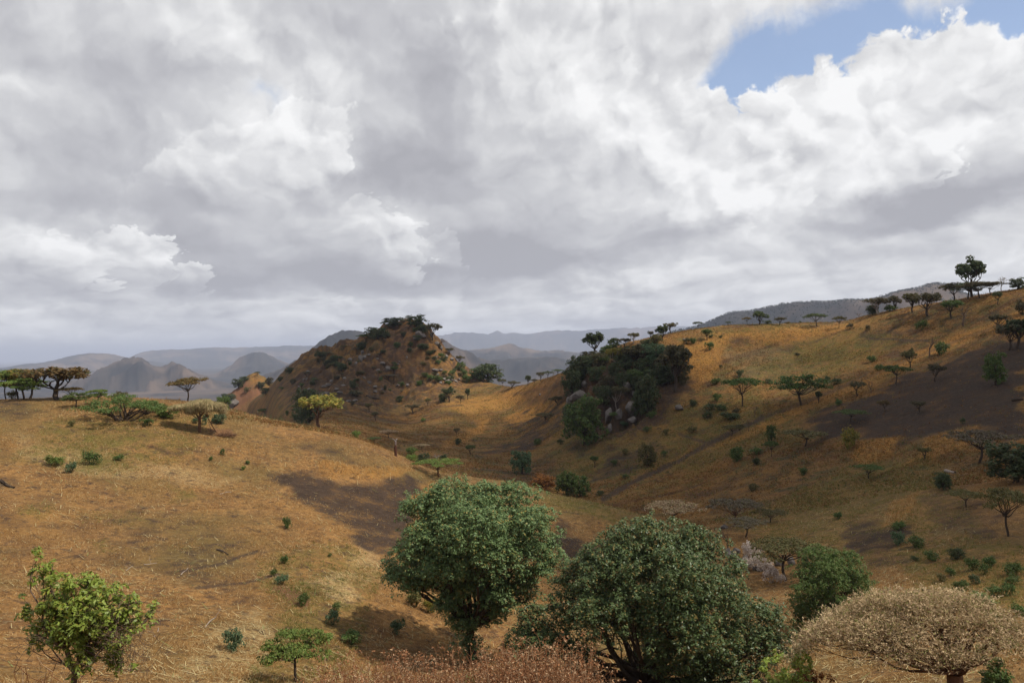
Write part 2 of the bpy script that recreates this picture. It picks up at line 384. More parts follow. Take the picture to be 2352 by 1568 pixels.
# surface relief: soft lumps near, ledges and boulder ground on the rocky hill
def amp_band(lo, hi, a): return a * smooth01((RR - lo) / (0.3 * lo)) * (1 - smooth01((RR - hi * 0.8) / (0.2 * hi)))
zt += amp_band(6, 700, 0.28) * fbm(XX / 9, YY / 9, 4, 21) + amp_band(10, 900, 0.10) * fbm(XX / 1.6, YY / 1.6, 3, 22, 0.6)
pxg, pyg = project(np.stack([XX, YY, zt], -1))
rocky = smooth01(1 - np.hypot((pxg - 870) / 330, (pyg - 830) / 170)) * (RR > 330) * (RR < 680)
rocky = np.maximum(rocky, smooth01(1 - np.hypot((pxg - 1420) / 160, (pyg - 900) / 150)) * 1.2 * (RR > 225) * (RR < 345))
rocky = np.clip(rocky, 0, 1)
ridge = np.abs(fbm(XX / 26, YY / 26, 5, 31, 0.6)) * -2 + 0.4
ledge = np.abs(((zt / 7.0 + 1.2 * fbm(XX / 30, YY / 30, 4, 36)) % 1.0) - 0.5) * 2
zt += rocky * (7.5 * ridge + 4.4 * fbm(XX / 8, YY / 8, 5, 33, 0.7) + 1.6 * ledge * (RR > 330))
zt += amp_band(200, 700, 1.1) * fbm(XX / 40, YY / 40, 4, 35)
TOP = zt

def height(x, y):
    a = np.arctan2(x, y); r = np.hypot(x, y)
    fa = np.clip((a - AZ0) / (AZ1 - AZ0) * (NAZ - 1), 0, NAZ - 1.001)
    ia = fa.astype(int); ta = fa - ia
    ir = np.clip(np.searchsorted(rs, r) - 1, 0, NR - 2); tr = np.clip((r - rs[ir]) / (rs[ir + 1] - rs[ir]), 0, 1)
    return ((TOP[ia, ir] * (1 - ta) + TOP[ia + 1, ir] * ta) * (1 - tr) + (TOP[ia, ir + 1] * (1 - ta) + TOP[ia + 1, ir + 1] * ta) * tr)
def hit(px, py, rmin=8.0, rmax=90000.0):
    """the place on the ground seen at this point of the photo, stepping down off the skyline if need be"""
    sel = rs[(rs > rmin) & (rs < rmax)]
    for k in range(60):
        d = ray(float(px), float(py) + k * 1.5)
        h = math.hypot(d[0], d[1])
        x = d[0] / h * sel; y = d[1] / h * sel; z = d[2] / h * sel
        g = height(x, y) - z
        w = np.nonzero(g > 0)[0]
        if len(w):
            i = w[0]
            if i == 0: return np.array([x[0], y[0], height(x[:1], y[:1])[0]])
            t = g[i - 1] / (g[i - 1] - g[i])
            X = x[i - 1] + t * (x[i] - x[i - 1]); Y = y[i - 1] + t * (y[i] - y[i - 1])
            return np.array([X, Y, float(height(np.array([X]), np.array([Y]))[0])])
    return None

# ---------------------------------------------------------------- what grows or burned where (land-use masks)
pxg, pyg = project(np.stack([XX, YY, zt], -1))
def poly_mask(pts, r0, r1, soft=14.0):
    pts = np.array(pts, float)
    x0, y0 = pts.min(0) - soft * 2; x1, y1 = pts.max(0) + soft * 2
    out = np.zeros(RR.shape, np.float32)
    sel = (pxg > x0) & (pxg < x1) & (pyg > y0) & (pyg < y1) & (RR > r0) & (RR < r1) & (np.abs(AA) < 1.2)
    if not sel.any(): return out
    x = pxg[sel]; y = pyg[sel]
    x = x + soft * 1.6 * fbm(XX[sel] / 6, YY[sel] / 6, 4, 71); y = y + soft * 0.9 * fbm(XX[sel] / 6, YY[sel] / 6, 4, 72)
    ins = np.zeros(len(x), bool); dist = np.full(len(x), 1e9)
    n = len(pts)
    for i in range(n):
        xa, ya = pts[i]; xb, yb = pts[(i + 1) % n]
        c = ((ya > y) != (yb > y)) & (x < (xb - xa) * (y - ya) / (yb - ya + 1e-12) + xa)
        ins ^= c
        dx, dy = xb - xa, yb - ya
        t = np.clip(((x - xa) * dx + (y - ya) * dy) / (dx * dx + dy * dy + 1e-9), 0, 1)
        dist = np.minimum(dist, np.hypot(x - xa - t * dx, y - ya - t * dy))
    sdist = np.where(ins, dist, -dist)
    out[sel] = smooth01(0.5 + sdist / soft)
    return out
def line_mask(pts, r0, r1, width):
    pts = np.array(pts, float); out = np.zeros(RR.shape, np.float32)
    x0, y0 = pts.min(0) - width * 3; x1, y1 = pts.max(0) + width * 3
    sel = (pxg > x0) & (pxg < x1) & (pyg > y0) & (pyg < y1) & (RR > r0) & (RR < r1) & (np.abs(AA) < 1.2)
    if not sel.any(): return out
    x = pxg[sel]; y = pyg[sel] + width * fbm(XX[sel] / 5, YY[sel] / 5, 3, 77)
    dist = np.full(len(x), 1e9)
    for (xa, ya), (xb, yb) in zip(pts[:-1], pts[1:]):
        dx, dy = xb - xa, yb - ya
        t = np.clip(((x - xa) * dx + (y - ya) * dy) / (dx * dx + dy * dy + 1e-9), 0, 1)
        dist = np.minimum(dist, np.hypot(x - xa - t * dx, y - ya - t * dy))
    out[sel] = smooth01(1.5 - dist / width)
    return out
M = {k: np.zeros(RR.shape, np.float32) for k in ('burnt', 'green', 'orange', 'red', 'straw', 'track')}
def add(kind, w, mask): M[kind] = np.maximum(M[kind], w * mask)
FG, MD, BK = (40, 172), (150, 420), (280, 700)
for w, pts, r in [
 (1, [(600, 1085), (690, 1078), (800, 1095), (930, 1105), (1010, 1100), (930, 1150), (930, 1215), (905, 1270), (860, 1270), (760, 1190), (660, 1130)], FG),
 (.9, [(1265, 1195), (1360, 1235), (1400, 1275), (1330, 1290), (1270, 1290)], FG),
 (1, [(2360, 775), (2360, 1012), (2230, 985), (2110, 1010), (2010, 1006), (1900, 1000), (1840, 975), (1950, 922), (2060, 878), (2200, 812)], (120, 400)),
 (.95, [(1108, 1040), (1180, 1012), (1290, 962), (1310, 972), (1210, 1028), (1125, 1050)], MD), (.9, [(1160, 980), (1290, 925), (1305, 945), (1180, 995)], MD),
 (.55, [(630, 890), (700, 850), (850, 800), (960, 870), (890, 960), (760, 930), (680, 940)], BK), (.75, [(640, 885), (690, 840), (760, 850), (740, 900)], BK), (.6, [(905, 780), (960, 800), (930, 860), (840, 850)], BK),  # darker tone over the left face of the conical hill
 (.8, [(-40, 922), (95, 935), (60, 952), (-40, 952)], FG), (.8, [(345, 1015), (420, 1030), (400, 1048), (360, 1040)], FG), (.8, [(-40, 1085), (50, 1105), (40, 1118), (-40, 1118)], FG),
 (.6, [(630, 1010), (800, 1030), (860, 1060), (720, 1050)], FG), (.35, [(0, 1120), (350, 1130), (620, 1250), (600, 1390), (200, 1300), (0, 1300)], FG), (.5, [(100, 1190), (230, 1185), (230, 1215), (100, 1220)], FG),
 (.9, [(1925, 1215), (2000, 1200), (2085, 1212), (2045, 1258), (1960, 1265)], (90, 200)), (.6, [(2140, 1120), (2310, 1160), (2270, 1260), (2120, 1200)], (90, 220)), (.6, [(2000, 1245), (2110, 1270), (2080, 1310), (1990, 1300)], (80, 200)),
 (.7, [(1380, 1050), (1500, 1020), (1560, 1040), (1440, 1090), (1370, 1110)], MD), (.8, [(1300, 880), (1560, 800), (1590, 880), (1500, 980), (1320, 1000)], (225, 360)), (.6, [(1310, 1000), (1420, 985), (1440, 1030), (1320, 1060)], MD),
 (.6, [(1080, 1090), (1250, 1060), (1330, 1090), (1150, 1120)], MD), (.5, [(1980, 760), (2352, 690), (2352, 720), (2000, 790)], BK), (.7, [(1900, 965), (2060, 940), (2040, 1010), (1900, 1010)], MD),
 (.4, [(1500, 1130), (1900, 1010), (1950, 1050), (1650, 1180)], MD), (.5, [(1600, 1170), (1800, 1130), (1750, 1200), (1620, 1215)], (120, 220))]:
    add('burnt', w, poly_mask(pts, *r, soft=34))
for w, pts, r in [
 (.55, [(110, 955), (500, 950), (430, 1060), (210, 1085), (40, 1050)], FG), (.8, [(180, 1000), (300, 990), (330, 1050), (200, 1075)], FG), (.6, [(1600, 758), (1760, 745), (1900, 745), (1880, 765), (1620, 778)], (280, 380)),
 (.7, [(1780, 815), (1850, 790), (2010, 762), (2060, 790), (1930, 850), (1800, 870), (1700, 870)], (220, 380)), (.5, [(1480, 960), (1750, 900), (1850, 1000), (1500, 1100), (1250, 1100), (1330, 1030)], MD), (.5, [(1950, 1060), (2150, 1040), (2300, 1300), (2000, 1300), (1650, 1200)], (80, 230)),
 (.75, [(1200, 1112), (1490, 1186), (1420, 1210), (1260, 1160)], FG), (.7, [(2050, 1250), (2360, 1250), (2360, 1430), (2100, 1380)], (50, 160)), (.55, [(590, 1290), (800, 1240), (890, 1330), (780, 1568), (580, 1568), (650, 1400)], (40, 120)),
 (.6, [(1690, 1195), (1910, 1205), (1890, 1275), (1740, 1265)], (80, 190)), (.7, [(215, 1245), (255, 1240), (265, 1265), (225, 1270)], (60, 130)), (.7, [(390, 1120), (450, 1120), (450, 1140), (390, 1145)], (60, 150)), (.5, [(40, 1160), (120, 1160), (110, 1190), (50, 1190)], (60, 150)),
 (.5, [(1260, 990), (1300, 960), (1420, 1080), (1280, 1110)], MD), (.4, [(1000, 900), (1130, 880), (1150, 930), (1050, 980)], BK), (.5, [(200, 1180), (330, 1180), (330, 1200), (200, 1200)], (60, 150))]:
    add('green', w, poly_mask(pts, *r, soft=26))
for w, pts, r in [
 (1, [(1955, 1050), (1985, 1015), (2065, 1000), (2045, 1042), (1975, 1072)], (130, 240)), (.6, [(1555, 790), (1690, 757), (1650, 850), (1600, 905), (1570, 870)], (240, 380)), (.7, [(2130, 1005), (2240, 982), (2260, 1010), (2150, 1060), (2070, 1070)], (120, 240)),
 (.9, [(1150, 962), (1250, 925), (1275, 930), (1190, 975)], MD), (.9, [(1020, 1015), (1090, 985), (1105, 955), (1118, 958), (1105, 995), (1035, 1025)], MD), (.6, [(1000, 930), (1150, 900), (1280, 870), (1260, 905), (1090, 960)], BK), (.8, [(1090, 990), (1110, 960), (1080, 1010), (990, 1040)], MD),
 (.6, [(2050, 1150), (2120, 1120), (2090, 1190), (2030, 1220)], (90, 220)), (.6, [(1640, 770), (1900, 745), (2000, 740), (1800, 790)], (260, 380)), (.8, [(1580, 1040), (1480, 1090), (1900, 900), (2150, 790), (2352, 710), (2352, 735), (2150, 812), (1900, 925), (1700, 1010)], (180, 380)),
 (.6, [(740, 1060), (960, 1075), (920, 1100), (720, 1090)], FG), (.7, [(940, 1130), (1000, 1105), (1020, 1140), (950, 1180)], FG), (.25, [(970, 760), (1000, 790), (1060, 850), (1010, 860), (960, 800)], BK), (.6, [(2270, 1060), (2360, 1010), (2360, 1060), (2290, 1100)], (100, 230))]:
    add('orange', w, poly_mask(pts, *r, soft=12))
for w, pts, r in [(1, [(520, 905), (558, 872), (610, 890), (590, 930), (530, 938)], (700, 950)), (.9, [(628, 1345), (655, 1338), (705, 1378), (700, 1400), (660, 1390)], (60, 120)), (.7, [(480, 985), (530, 985), (540, 1005), (490, 1005)], FG),
 (.35, [(880, 750), (940, 738), (1000, 860), (900, 860)], BK), (.4, [(1200, 900), (1320, 850), (1330, 900), (1220, 930)], MD)]:
    add('red', w, poly_mask(pts, *r, soft=10))
for w, pts, r in [(.8, [(720, 1330), (800, 1310), (850, 1370), (760, 1400)], (50, 120)), (.5, [(480, 1440), (600, 1400), (640, 1568), (380, 1568)], (40, 120)), (.22, [(1680, 800), (1800, 790), (1850, 850), (1700, 880)], (240, 380)), (.4, [(0, 1000), (160, 1090), (500, 1110), (560, 1090), (300, 1060)], FG), (.5, [(840, 1220), (880, 1290), (850, 1340), (780, 1300)], FG)]:
    add('straw', w, poly_mask(pts, *r, soft=26))
for w, pts, r, wd in [(.9, [(1995, 778), (2060, 780), (2130, 782)], BK, 2.5), (.9, [(415, 1310), (500, 1295), (590, 1265)], FG, 3.5), (.9, [(450, 1348), (560, 1338), (640, 1318)], FG, 3.5), (.5, [(240, 1195), (290, 1198)], FG, 4), (.5, [(295, 1245), (330, 1240)], FG, 4),
 (1, [(1385, 1145), (1470, 1098), (1560, 1055), (1650, 1010), (1750, 958)], MD, 6), (.6, [(1750, 958), (1950, 885), (2150, 800), (2300, 745)], MD, 3), (.8, [(1640, 1025), (1560, 995)], MD, 3.5), (.7, [(905, 905), (960, 918), (860, 895)], BK, 2.5), (.6, [(1000, 935), (1060, 930)], BK, 2),
 (.6, [(1010, 845), (1080, 848)], BK, 2.5), (.5, [(1180, 905), (1330, 878)], BK, 2.5), (.7, [(1730, 968), (1850, 925), (1990, 860)], MD, 3)]:
    add('track', w, line_mask(pts, *r, wd))

# ---------------------------------------------------------------- ground mesh
def mesh_obj(name, verts, faces, mat=None, parent=None, smooth=False, tris=None):
    me = bpy.data.meshes.new(name)
    verts = np.ascontiguousarray(verts, np.float32); faces = np.ascontiguousarray(faces, np.int32)
    k = faces.shape[1]
    me.vertices.add(len(verts)); me.vertices.foreach_set('co', verts.ravel())
    idx = faces.ravel(); starts = np.arange(0, faces.size, k, dtype=np.int32); tot = np.full(len(faces), k, np.int32)
    if tris is not None and len(tris):
        tris = np.ascontiguousarray(tris, np.int32)
        starts = np.concatenate([starts, faces.size + np.arange(0, tris.size, 3, dtype=np.int32)])
        tot = np.concatenate([tot, np.full(len(tris), 3, np.int32)]); idx = np.concatenate([idx, tris.ravel()])
    me.loops.add(len(idx)); me.loops.foreach_set('vertex_index', idx)
    me.polygons.add(len(starts)); me.polygons.foreach_set('loop_start', starts)
    me.polygons.foreach_set('loop_total', tot)
    if smooth: me.polygons.foreach_set('use_smooth', np.ones(len(starts), bool))
    me.update(calc_edges=True)
    if mat is not None: me.materials.append(mat)
    o = bpy.data.objects.new(name, me)
    scene.collection.objects.link(o)
    if parent is not None: o.parent = parent
    return o
def tag(o, label=None, cat=None, group=None, kind=None):
    if label: o['label'] = label
    if cat: o['category'] = cat
    if group: o['group'] = group
    if kind: o['kind'] = kind
    return o

ii, jj = np.meshgrid(np.arange(NA), np.arange(NR - 1), indexing='ij')
i2 = (ii + 1) % NA
quads = np.stack([ii * NR + jj, ii * NR + jj + 1, i2 * NR + jj + 1, i2 * NR + jj], -1).reshape(-1, 4)
verts = np.stack([XX, YY, zt], -1).reshape(-1, 3)
cen = len(verts)
verts = np.concatenate([verts, [[0, 0, -1.9]]])
ground_mat = bpy.data.materials.new('dry_ground')
fan = np.stack([np.full(NA, cen), np.arange(NA) * NR, ((np.arange(NA) + 1) % NA) * NR], -1)
ground = mesh_obj('ground', verts, quads, ground_mat, smooth=True, tris=fan)
me = ground.data
tag(ground, 'dry grassy hillsides falling to a wide hazy plain', 'hillside', kind='structure')
def col_attr(name, chans):
    a = me.attributes.new(name, 'FLOAT_COLOR', 'POINT')
    buf = np.zeros((cen + 1, 4), np.float32)
    for i, c in enumerate(chans): buf[:cen, i] = c.reshape(-1)
    buf[:, 3] = np.maximum(buf[:, 3], 0)
    a.data.foreach_set('color', buf.ravel())
col_attr('land_a', [M['burnt'], M['green'], M['orange'], M['red']])
slope_side = smooth01((RR - 150) / 25) * (1 - smooth01((RR - 900) / 300))
slope_side = np.where(pyg < 930, np.maximum(slope_side, (RR > 176)), slope_side) * (RR > 150)
col_attr('land_b', [M['straw'], M['track'], rocky, slope_side])

def principled(name):
    m = bpy.data.materials.get(name) or bpy.data.materials.new(name)
    m.use_nodes = True
    nt = NT(m.node_tree); nt.n.clear()
    out = nt.new('ShaderNodeOutputMaterial'); b = nt.new('ShaderNodeBsdfPrincipled')
    nt.l.new(b.outputs[0], out.inputs[0])
    b.inputs['Roughness'].default_value = 0.9
    b.inputs['Specular IOR Level'].default_value = 0.1
    return m, nt, b
gm, G, gb = principled('dry_ground')
pos = G.new('ShaderNodeNewGeometry').outputs['Position']
at = G.new('ShaderNodeAttribute', attribute_name='land_a'); sa = G.new('ShaderNodeSeparateColor'); G.l.new(at.outputs['Color'], sa.inputs[0])
bt = G.new('ShaderNodeAttribute', attribute_name='land_b'); sb = G.new('ShaderNodeSeparateColor'); G.l.new(bt.outputs['Color'], sb.inputs[0])
burnt, green, orange, red = sa.outputs[0], sa.outputs[1], sa.outputs[2], at.outputs['Alpha']
straw, track, rock, slope = sb.outputs[0], sb.outputs[1], sb.outputs[2], bt.outputs['Alpha']
rdist = G.vmath('LENGTH', pos)
vl = G.new('ShaderNodeVectorMath', operation='LENGTH'); G.l.new(pos, vl.inputs[0]); rdist = vl.outputs['Value']
n_big = G.noise(pos, 0.035, 4, 0.55)
n_mid = G.noise(pos, 0.22, 5, 0.6)
n_sml = G.noise(pos, 1.3, 5, 0.65)
n_fin = G.noise(pos, 4.2, 4, 0.7)
base = G.mix(G.maprange(n_sml, 0.36, 0.62), (.120, .060, .024), (.315, .162, .052))
base = G.mix(G.maprange(n_fin, 0.52, 0.74, 0, 0.7), base, (.53, .355, .155))
base = G.mix(G.maprange(n_mid, 0.48, 0.64, 0, 0.6), base, (.125, .062, .025))
base = G.mix(G.maprange(n_big, 0.5, 0.66, 0, 0.55), base, (.335, .178, .052))
base = G.mix(G.maprange(n_big, 0.50, 0.36, 0, 0.75), base, (.150, .105, .034))
# the far side of the valley is coloured darker, browner and greener
sl = G.mix(G.maprange(n_sml, 0.36, 0.62), (.090, .042, .015), (.245, .122, .036))
sl = G.mix(G.maprange(n_mid, 0.47, 0.58, 0, 0.85), sl, (.074, .066, .019))
sl = G.mix(G.maprange(n_fin, 0.54, 0.70, 0, 0.8), sl, (.40, .26, .095))
sl = G.mix(G.maprange(n_big, 0.50, 0.62, 0, 0.7), sl, (.235, .112, .027))
sl = G.mix(G.maprange(G.noise(pos, 0.09, 5, 0.6), 0.54, 0.66, 0, 0.8), sl, (.080, .044, .024))
# rills and old field lines run slantwise down the slope
_a, _b = hit(1450, 1108, 150, 420), hit(2150, 800, 150, 420)
rl = G.new('ShaderNodeMapping'); G.l.new(pos, rl.inputs[0])
rl.inputs['Rotation'].default_value = (0, 0, -math.atan2(_b[1] - _a[1], _b[0] - _a[0]))
rv = G.vmath('MULTIPLY', rl.outputs[0], (0.016, 0.15, 0.04))
rn = G.noise(rv, 1.0, 6, 0.62, 0.6)
sl = G.mix(G.maprange(rn, 0.55, 0.63, 0, 0.75), sl, (.068, .038, .020))
sl = G.mix(G.maprange(rn, 0.46, 0.38, 0, 0.65), sl, (.215, .125, .036))
base = G.mix(slope, base, sl)
base = G.mix(G.math('MULTIPLY', straw, G.maprange(n_fin, 0.4, 0.6, 0.2, 0.9)), base, (.55, .40, .19))
gmk = G.math('MULTIPLY', green, G.maprange(G.noise(pos, 0.5, 4, 0.65), 0.40, 0.62, 0.15, 1.0))
base = G.mix(gmk, base, G.mix(G.maprange(n_fin, 0.35, 0.65), (.070, .070, .015), (.175, .140, .034)))
base = G.mix(G.math('MULTIPLY', orange, G.maprange(n_sml, 0.3, 0.6, 0.45, 0.95)), base, G.mix(n_fin, (.33, .128, .024), (.41, .215, .05)))
soil = G.mix(G.maprange(n_sml, 0.35, 0.65), (.026, .017, .012), (.062, .041, .029))
soil = G.mix(G.maprange(n_fin, 0.60, 0.76, 0, .45), soil, (.15, .095, .05))
bmk = G.math('ADD', burnt, G.math('MULTIPLY', G.math('SUBTRACT', n_mid, 0.5), 1.5))
bmk = G.math('ADD', bmk, G.math('MULTIPLY', G.math('SUBTRACT', n_sml, 0.5), 1.6))
bmk = G.math('MULTIPLY', G.maprange(bmk, 0.25, 0.95, 0, .95), G.maprange(burnt, 0.02, 0.35))
base = G.mix(bmk, base, soil)
# scattered bare dark spots between the stubble
spot = G.math('MAXIMUM', G.maprange(G.noise(pos, 0.60, 6, 0.66), 0.56, 0.66, 0, 0.8), G.maprange(G.noise(pos, 1.5, 4, 0.6), 0.60, 0.66, 0, 0.8))
base = G.mix(spot, base, (.060, .036, .024))
base = G.mix(G.math('MULTIPLY', red, G.maprange(n_sml, 0.3, 0.5, 0.5, 1.0)), base, (.17, .080, .042))
base = G.mix(G.math('MULTIPLY', track, 0.85), base, (.055, .036, .026))
# exposed stone on the rocky hill
rk = G.math('MULTIPLY', G.maprange(G.voronoi(pos, 0.22, 2.0, 0.6, feature='F1', dim='3D'), 0.36, 0.24), G.maprange(rock, 0.12, 0.5, 0, 0.8))
rk = G.math('MULTIPLY', rk, G.maprange(n_mid, 0.48, 0.60))
base = G.mix(rk, base, G.mix(n_fin, (.12, .088, .066), (.26, .21, .165)))
brn = G.math('MULTIPLY', G.maprange(rock, 0.0, 0.3, 0, 0.9), G.maprange(n_big, 0.35, 0.6, 0.3, 1.0))
base = G.mix(G.math('MULTIPLY', brn, G.maprange(n_mid, 0.40, 0.55)), base, (.070, .040, .026))
# far country: woodland and bare fields, with cloud shade put into the dark tones
flat = G.vmath('MULTIPLY', pos, (1.0, 1.0, 0.0))
f1 = G.noise(flat, 0.0007, 6, 0.6)
f2 = G.noise(flat, 0.0035, 5, 0.65)
sp = G.new('ShaderNodeSeparateXYZ'); G.l.new(pos, sp.inputs[0])
lowland = G.maprange(sp.outputs[2], -330.0, -440.0)
far = G.mix(G.maprange(f2, 0.42, 0.60), (.012, .013, .014), (.030, .027, .023))
farf = G.math('MULTIPLY', G.maprange(f1, 0.47, 0.60), G.maprange(f2, 0.34, 0.54))
farf = G.math('MULTIPLY', farf, G.maprange(lowland, 0.0, 1.0, 0.22, 0.9))
plain = G.math('MULTIPLY', G.maprange(rdist, 11000.0, 16000.0), lowland)
farf = G.math('MAXIMUM', farf, G.math('MULTIPLY', plain, G.maprange(f2, 0.38, 0.56, 0.15, 0.95)))
tanp = G.math('MULTIPLY', G.maprange(rdist, 7000.0, 5900.0), G.maprange(sp.outputs[2], -300.0, -330.0))
tanp = G.math('MULTIPLY', G.math('MULTIPLY', tanp, G.maprange(rdist, 3600.0, 5000.0)), G.maprange(f2, 0.36, 0.50, 0.1, .75))
farf = G.math('MAXIMUM', farf, tanp)
far = G.mix(farf, far, (.42, .27, .17))
base = G.mix(G.maprange(rdist, 900.0, 1400.0), base, far)
G.put(gb.inputs['Base Color'], base)
bp = G.new('ShaderNodeBump')
bp.inputs['Distance'].default_value = 0.55
G.put(bp.inputs['Strength'], G.maprange(rdist, 60.0, 1500.0, 0.75, 0.35))
G.put(bp.inputs['Height'], G.math('ADD', n_fin, n_sml))
G.l.new(bp.outputs[0], gb.inputs['Normal'])

# ---------------------------------------------------------------- unseen clouds added between the sun and the slopes to shade them
cm, C_, cb = principled('cloud_white')
cb.inputs['Base Color'].default_value = (.92, .92, .92, 1)
tr = C_.new('ShaderNodeBsdfTransparent'); mx = C_.new('ShaderNodeMixShader')
ca = C_.new('ShaderNodeAttribute', attribute_name='thickness')
cout = [n for n in C_.n if n.type == 'OUTPUT_MATERIAL'][0]
cpos = C_.new('ShaderNodeNewGeometry').outputs['Position']
C_.put(mx.inputs[0], C_.maprange(C_.math('MULTIPLY_ADD', C_.math('SUBTRACT', C_.noise(cpos, 0.03, 4, 0.6), 0.5), 0.9, ca.outputs['Fac']), 0.15, 0.75, 0.0, 0.91))
C_.l.new(tr.outputs[0], mx.inputs[1]); C_.l.new(cb.outputs[0], mx.inputs[2]); C_.l.new(mx.outputs[0], cout.inputs[0])
def shade_cloud(pts, alt, dens, soft, label, seed):
    q = []
    for p in pts:
        h = hit(p[0], p[1], 40.0, 700.0)
        q.append((h + to_sun * (alt - h[2]) / to_sun[2])[:2])
    q = np.array(q)
    lo = q.min(0) - soft * 1.5; hi = q.max(0) + soft * 1.5
    n = 110
    gx, gy = np.meshgrid(np.linspace(lo[0], hi[0], n), np.linspace(lo[1], hi[1], n), indexing='ij')
    x = gx + soft * 1.2 * fbm(gx / (soft * 3), gy / (soft * 3), 4, seed); y = gy + soft * 1.2 * fbm(gx / (soft * 3), gy / (soft * 3), 4, seed + 9)
    ins = np.zeros(x.shape, bool); dist = np.full(x.shape, 1e9)
    for i in range(len(q)):
        xa, ya = q[i]; xb, yb = q[(i + 1) % len(q)]
        ins ^= ((ya > y) != (yb > y)) & (x < (xb - xa) * (y - ya) / (yb - ya + 1e-12) + xa)
        dx, dy = xb - xa, yb - ya
        t = np.clip(((x - xa) * dx + (y - ya) * dy) / (dx * dx + dy * dy), 0, 1)
        dist = np.minimum(dist, np.hypot(x - xa - t * dx, y - ya - t * dy))
    sd_ = np.where(ins, dist, -dist)
    th = smooth01(0.5 + sd_ / (2 * soft))
    hgt = 60 * np.sqrt(th) * (1 + 0.6 * fbm(gx / 40, gy / 40, 4, seed + 3))
    vt = np.stack([gx, gy, alt + hgt], -1).reshape(-1, 3); vb = np.stack([gx, gy, alt - 6 * th - 0.5], -1).reshape(-1, 3)
    i, j = np.meshgrid(np.arange(n - 1), np.arange(n - 1), indexing='ij')
    keep = (th[:-1, :-1] + th[1:, :-1] + th[:-1, 1:] + th[1:, 1:]) > 0
    f = np.stack([i * n + j, (i + 1) * n + j, (i + 1) * n + j + 1, i * n + j + 1], -1)[keep]
    o = mesh_obj('shade_cloud', np.concatenate([vt, vb]), np.concatenate([f, f[:, ::-1] + n * n]), cm, smooth=True)
    a = o.data.attributes.new('thickness', 'FLOAT', 'POINT')
    a.data.foreach_set('value', np.tile((th * dens).ravel(), 2).astype(np.float32))
    tag(o, label, 'shade_cloud', kind='structure')
shade_cloud([(1040, 1095), (1120, 1010), (1200, 950), (1290, 880), (1400, 850), (1540, 790), (1590, 850), (1590, 950), (1750, 965), (1900, 930), (2100, 850), (2352, 720), (2700, 720), (2700, 1300), (2352, 1330), (2100, 1330), (1900, 1300), (1750, 1215), (1650, 1165), (1560, 1125), (1400, 1105), (1250, 1082)], 1700, 1.0, 14, 'unseen cumulus shaped to shade the far valley slope', 3)
shade_cloud([(590, 905), (690, 810), (830, 772), (950, 742), (985, 800), (930, 900), (960, 985), (900, 1010), (740, 960)], 1750, 0.8, 16, 'unseen small cumulus shaped to shade the rocky conical hill', 5)
shade_cloud([(1950, 745), (2100, 715), (2340, 670), (2360, 700), (2150, 780), (2000, 800)], 1800, 0.55, 14, 'unseen thin cumulus shred shaped to shade the ridge crest', 8)

# ---------------------------------------------------------------- haze
zlo, zhi = float(TOP.min()) - 1.0, float(TOP.max()) + 6.0
hv = [(x, y, z) for z in (zlo, zhi) for x, y in ((-91000, -91000), (91000, -91000), (91000, 91000), (-91000, 91000))]
hf = [(3, 2, 1, 0), (4, 5, 6, 7), (0, 1, 5, 4), (1, 2, 6, 5), (2, 3, 7, 6), (3, 0, 4, 7)]
hm_ = bpy.data.materials.new('haze_air'); hm_.use_nodes = True
H = NT(hm_.node_tree); H.n.clear()
ho = H.new('ShaderNodeOutputMaterial'); pv = H.new('ShaderNodeVolumePrincipled')
pv.inputs['Density'].default_value = 5.2e-5
pv.inputs['Color'].default_value = (.72, .785, .96, 1)
pv.inputs['Anisotropy'].default_value = 0.1
H.l.new(pv.outputs[0], ho.inputs['Volume'])
haze = mesh_obj('haze', hv, hf, hm_)
tag(haze, 'pale blue haze over the far plain', 'haze', kind='stuff')

# ---------------------------------------------------------------- vegetation: materials
def leafmat(name, c1, c2, c3=None, trans=0.30, rough=0.6, spec=0.2, p3=0.12):
    m = bpy.data.materials.new(name); m.use_nodes = True
    L = NT(m.node_tree); L.n.clear()
    out = L.new('ShaderNodeOutputMaterial'); b = L.new('ShaderNodeBsdfPrincipled')
    geo = L.new('ShaderNodeNewGeometry')
    rnd = geo.outputs['Random Per Island']
    ob = L.new('ShaderNodeObjectInfo').outputs['Random']
    col = L.mix(rnd, c1, c2)
    col = L.mix(L.maprange(L.noise(geo.outputs['Position'], 0.9, 3, 0.6), 0.38, 0.64, 0, 0.55), col, c2)
    if c3: col = L.mix(L.math('GREATER_THAN', L.math('FRACT', L.math('MULTIPLY', rnd, 17.3)), 1 - p3), col, c3)
    hs = L.new('ShaderNodeHueSaturation'); L.put(hs.inputs['Color'], col)
    L.put(hs.inputs['Value'], L.maprange(ob, 0, 1, 0.85, 1.15)); L.put(hs.inputs['Hue'], L.maprange(ob, 0, 1, 0.49, 0.51))
    col = hs.outputs[0]
    L.put(b.inputs['Base Color'], col); b.inputs['Roughness'].default_value = rough; b.inputs['Specular IOR Level'].default_value = spec
    t = L.new('ShaderNodeBsdfTranslucent'); L.put(t.inputs[0], col)
    mx = L.new('ShaderNodeMixShader'); mx.inputs[0].default_value = trans
    L.l.new(b.outputs[0], mx.inputs[1]); L.l.new(t.outputs[0], mx.inputs[2]); L.l.new(mx.outputs[0], out.inputs[0])
    return m
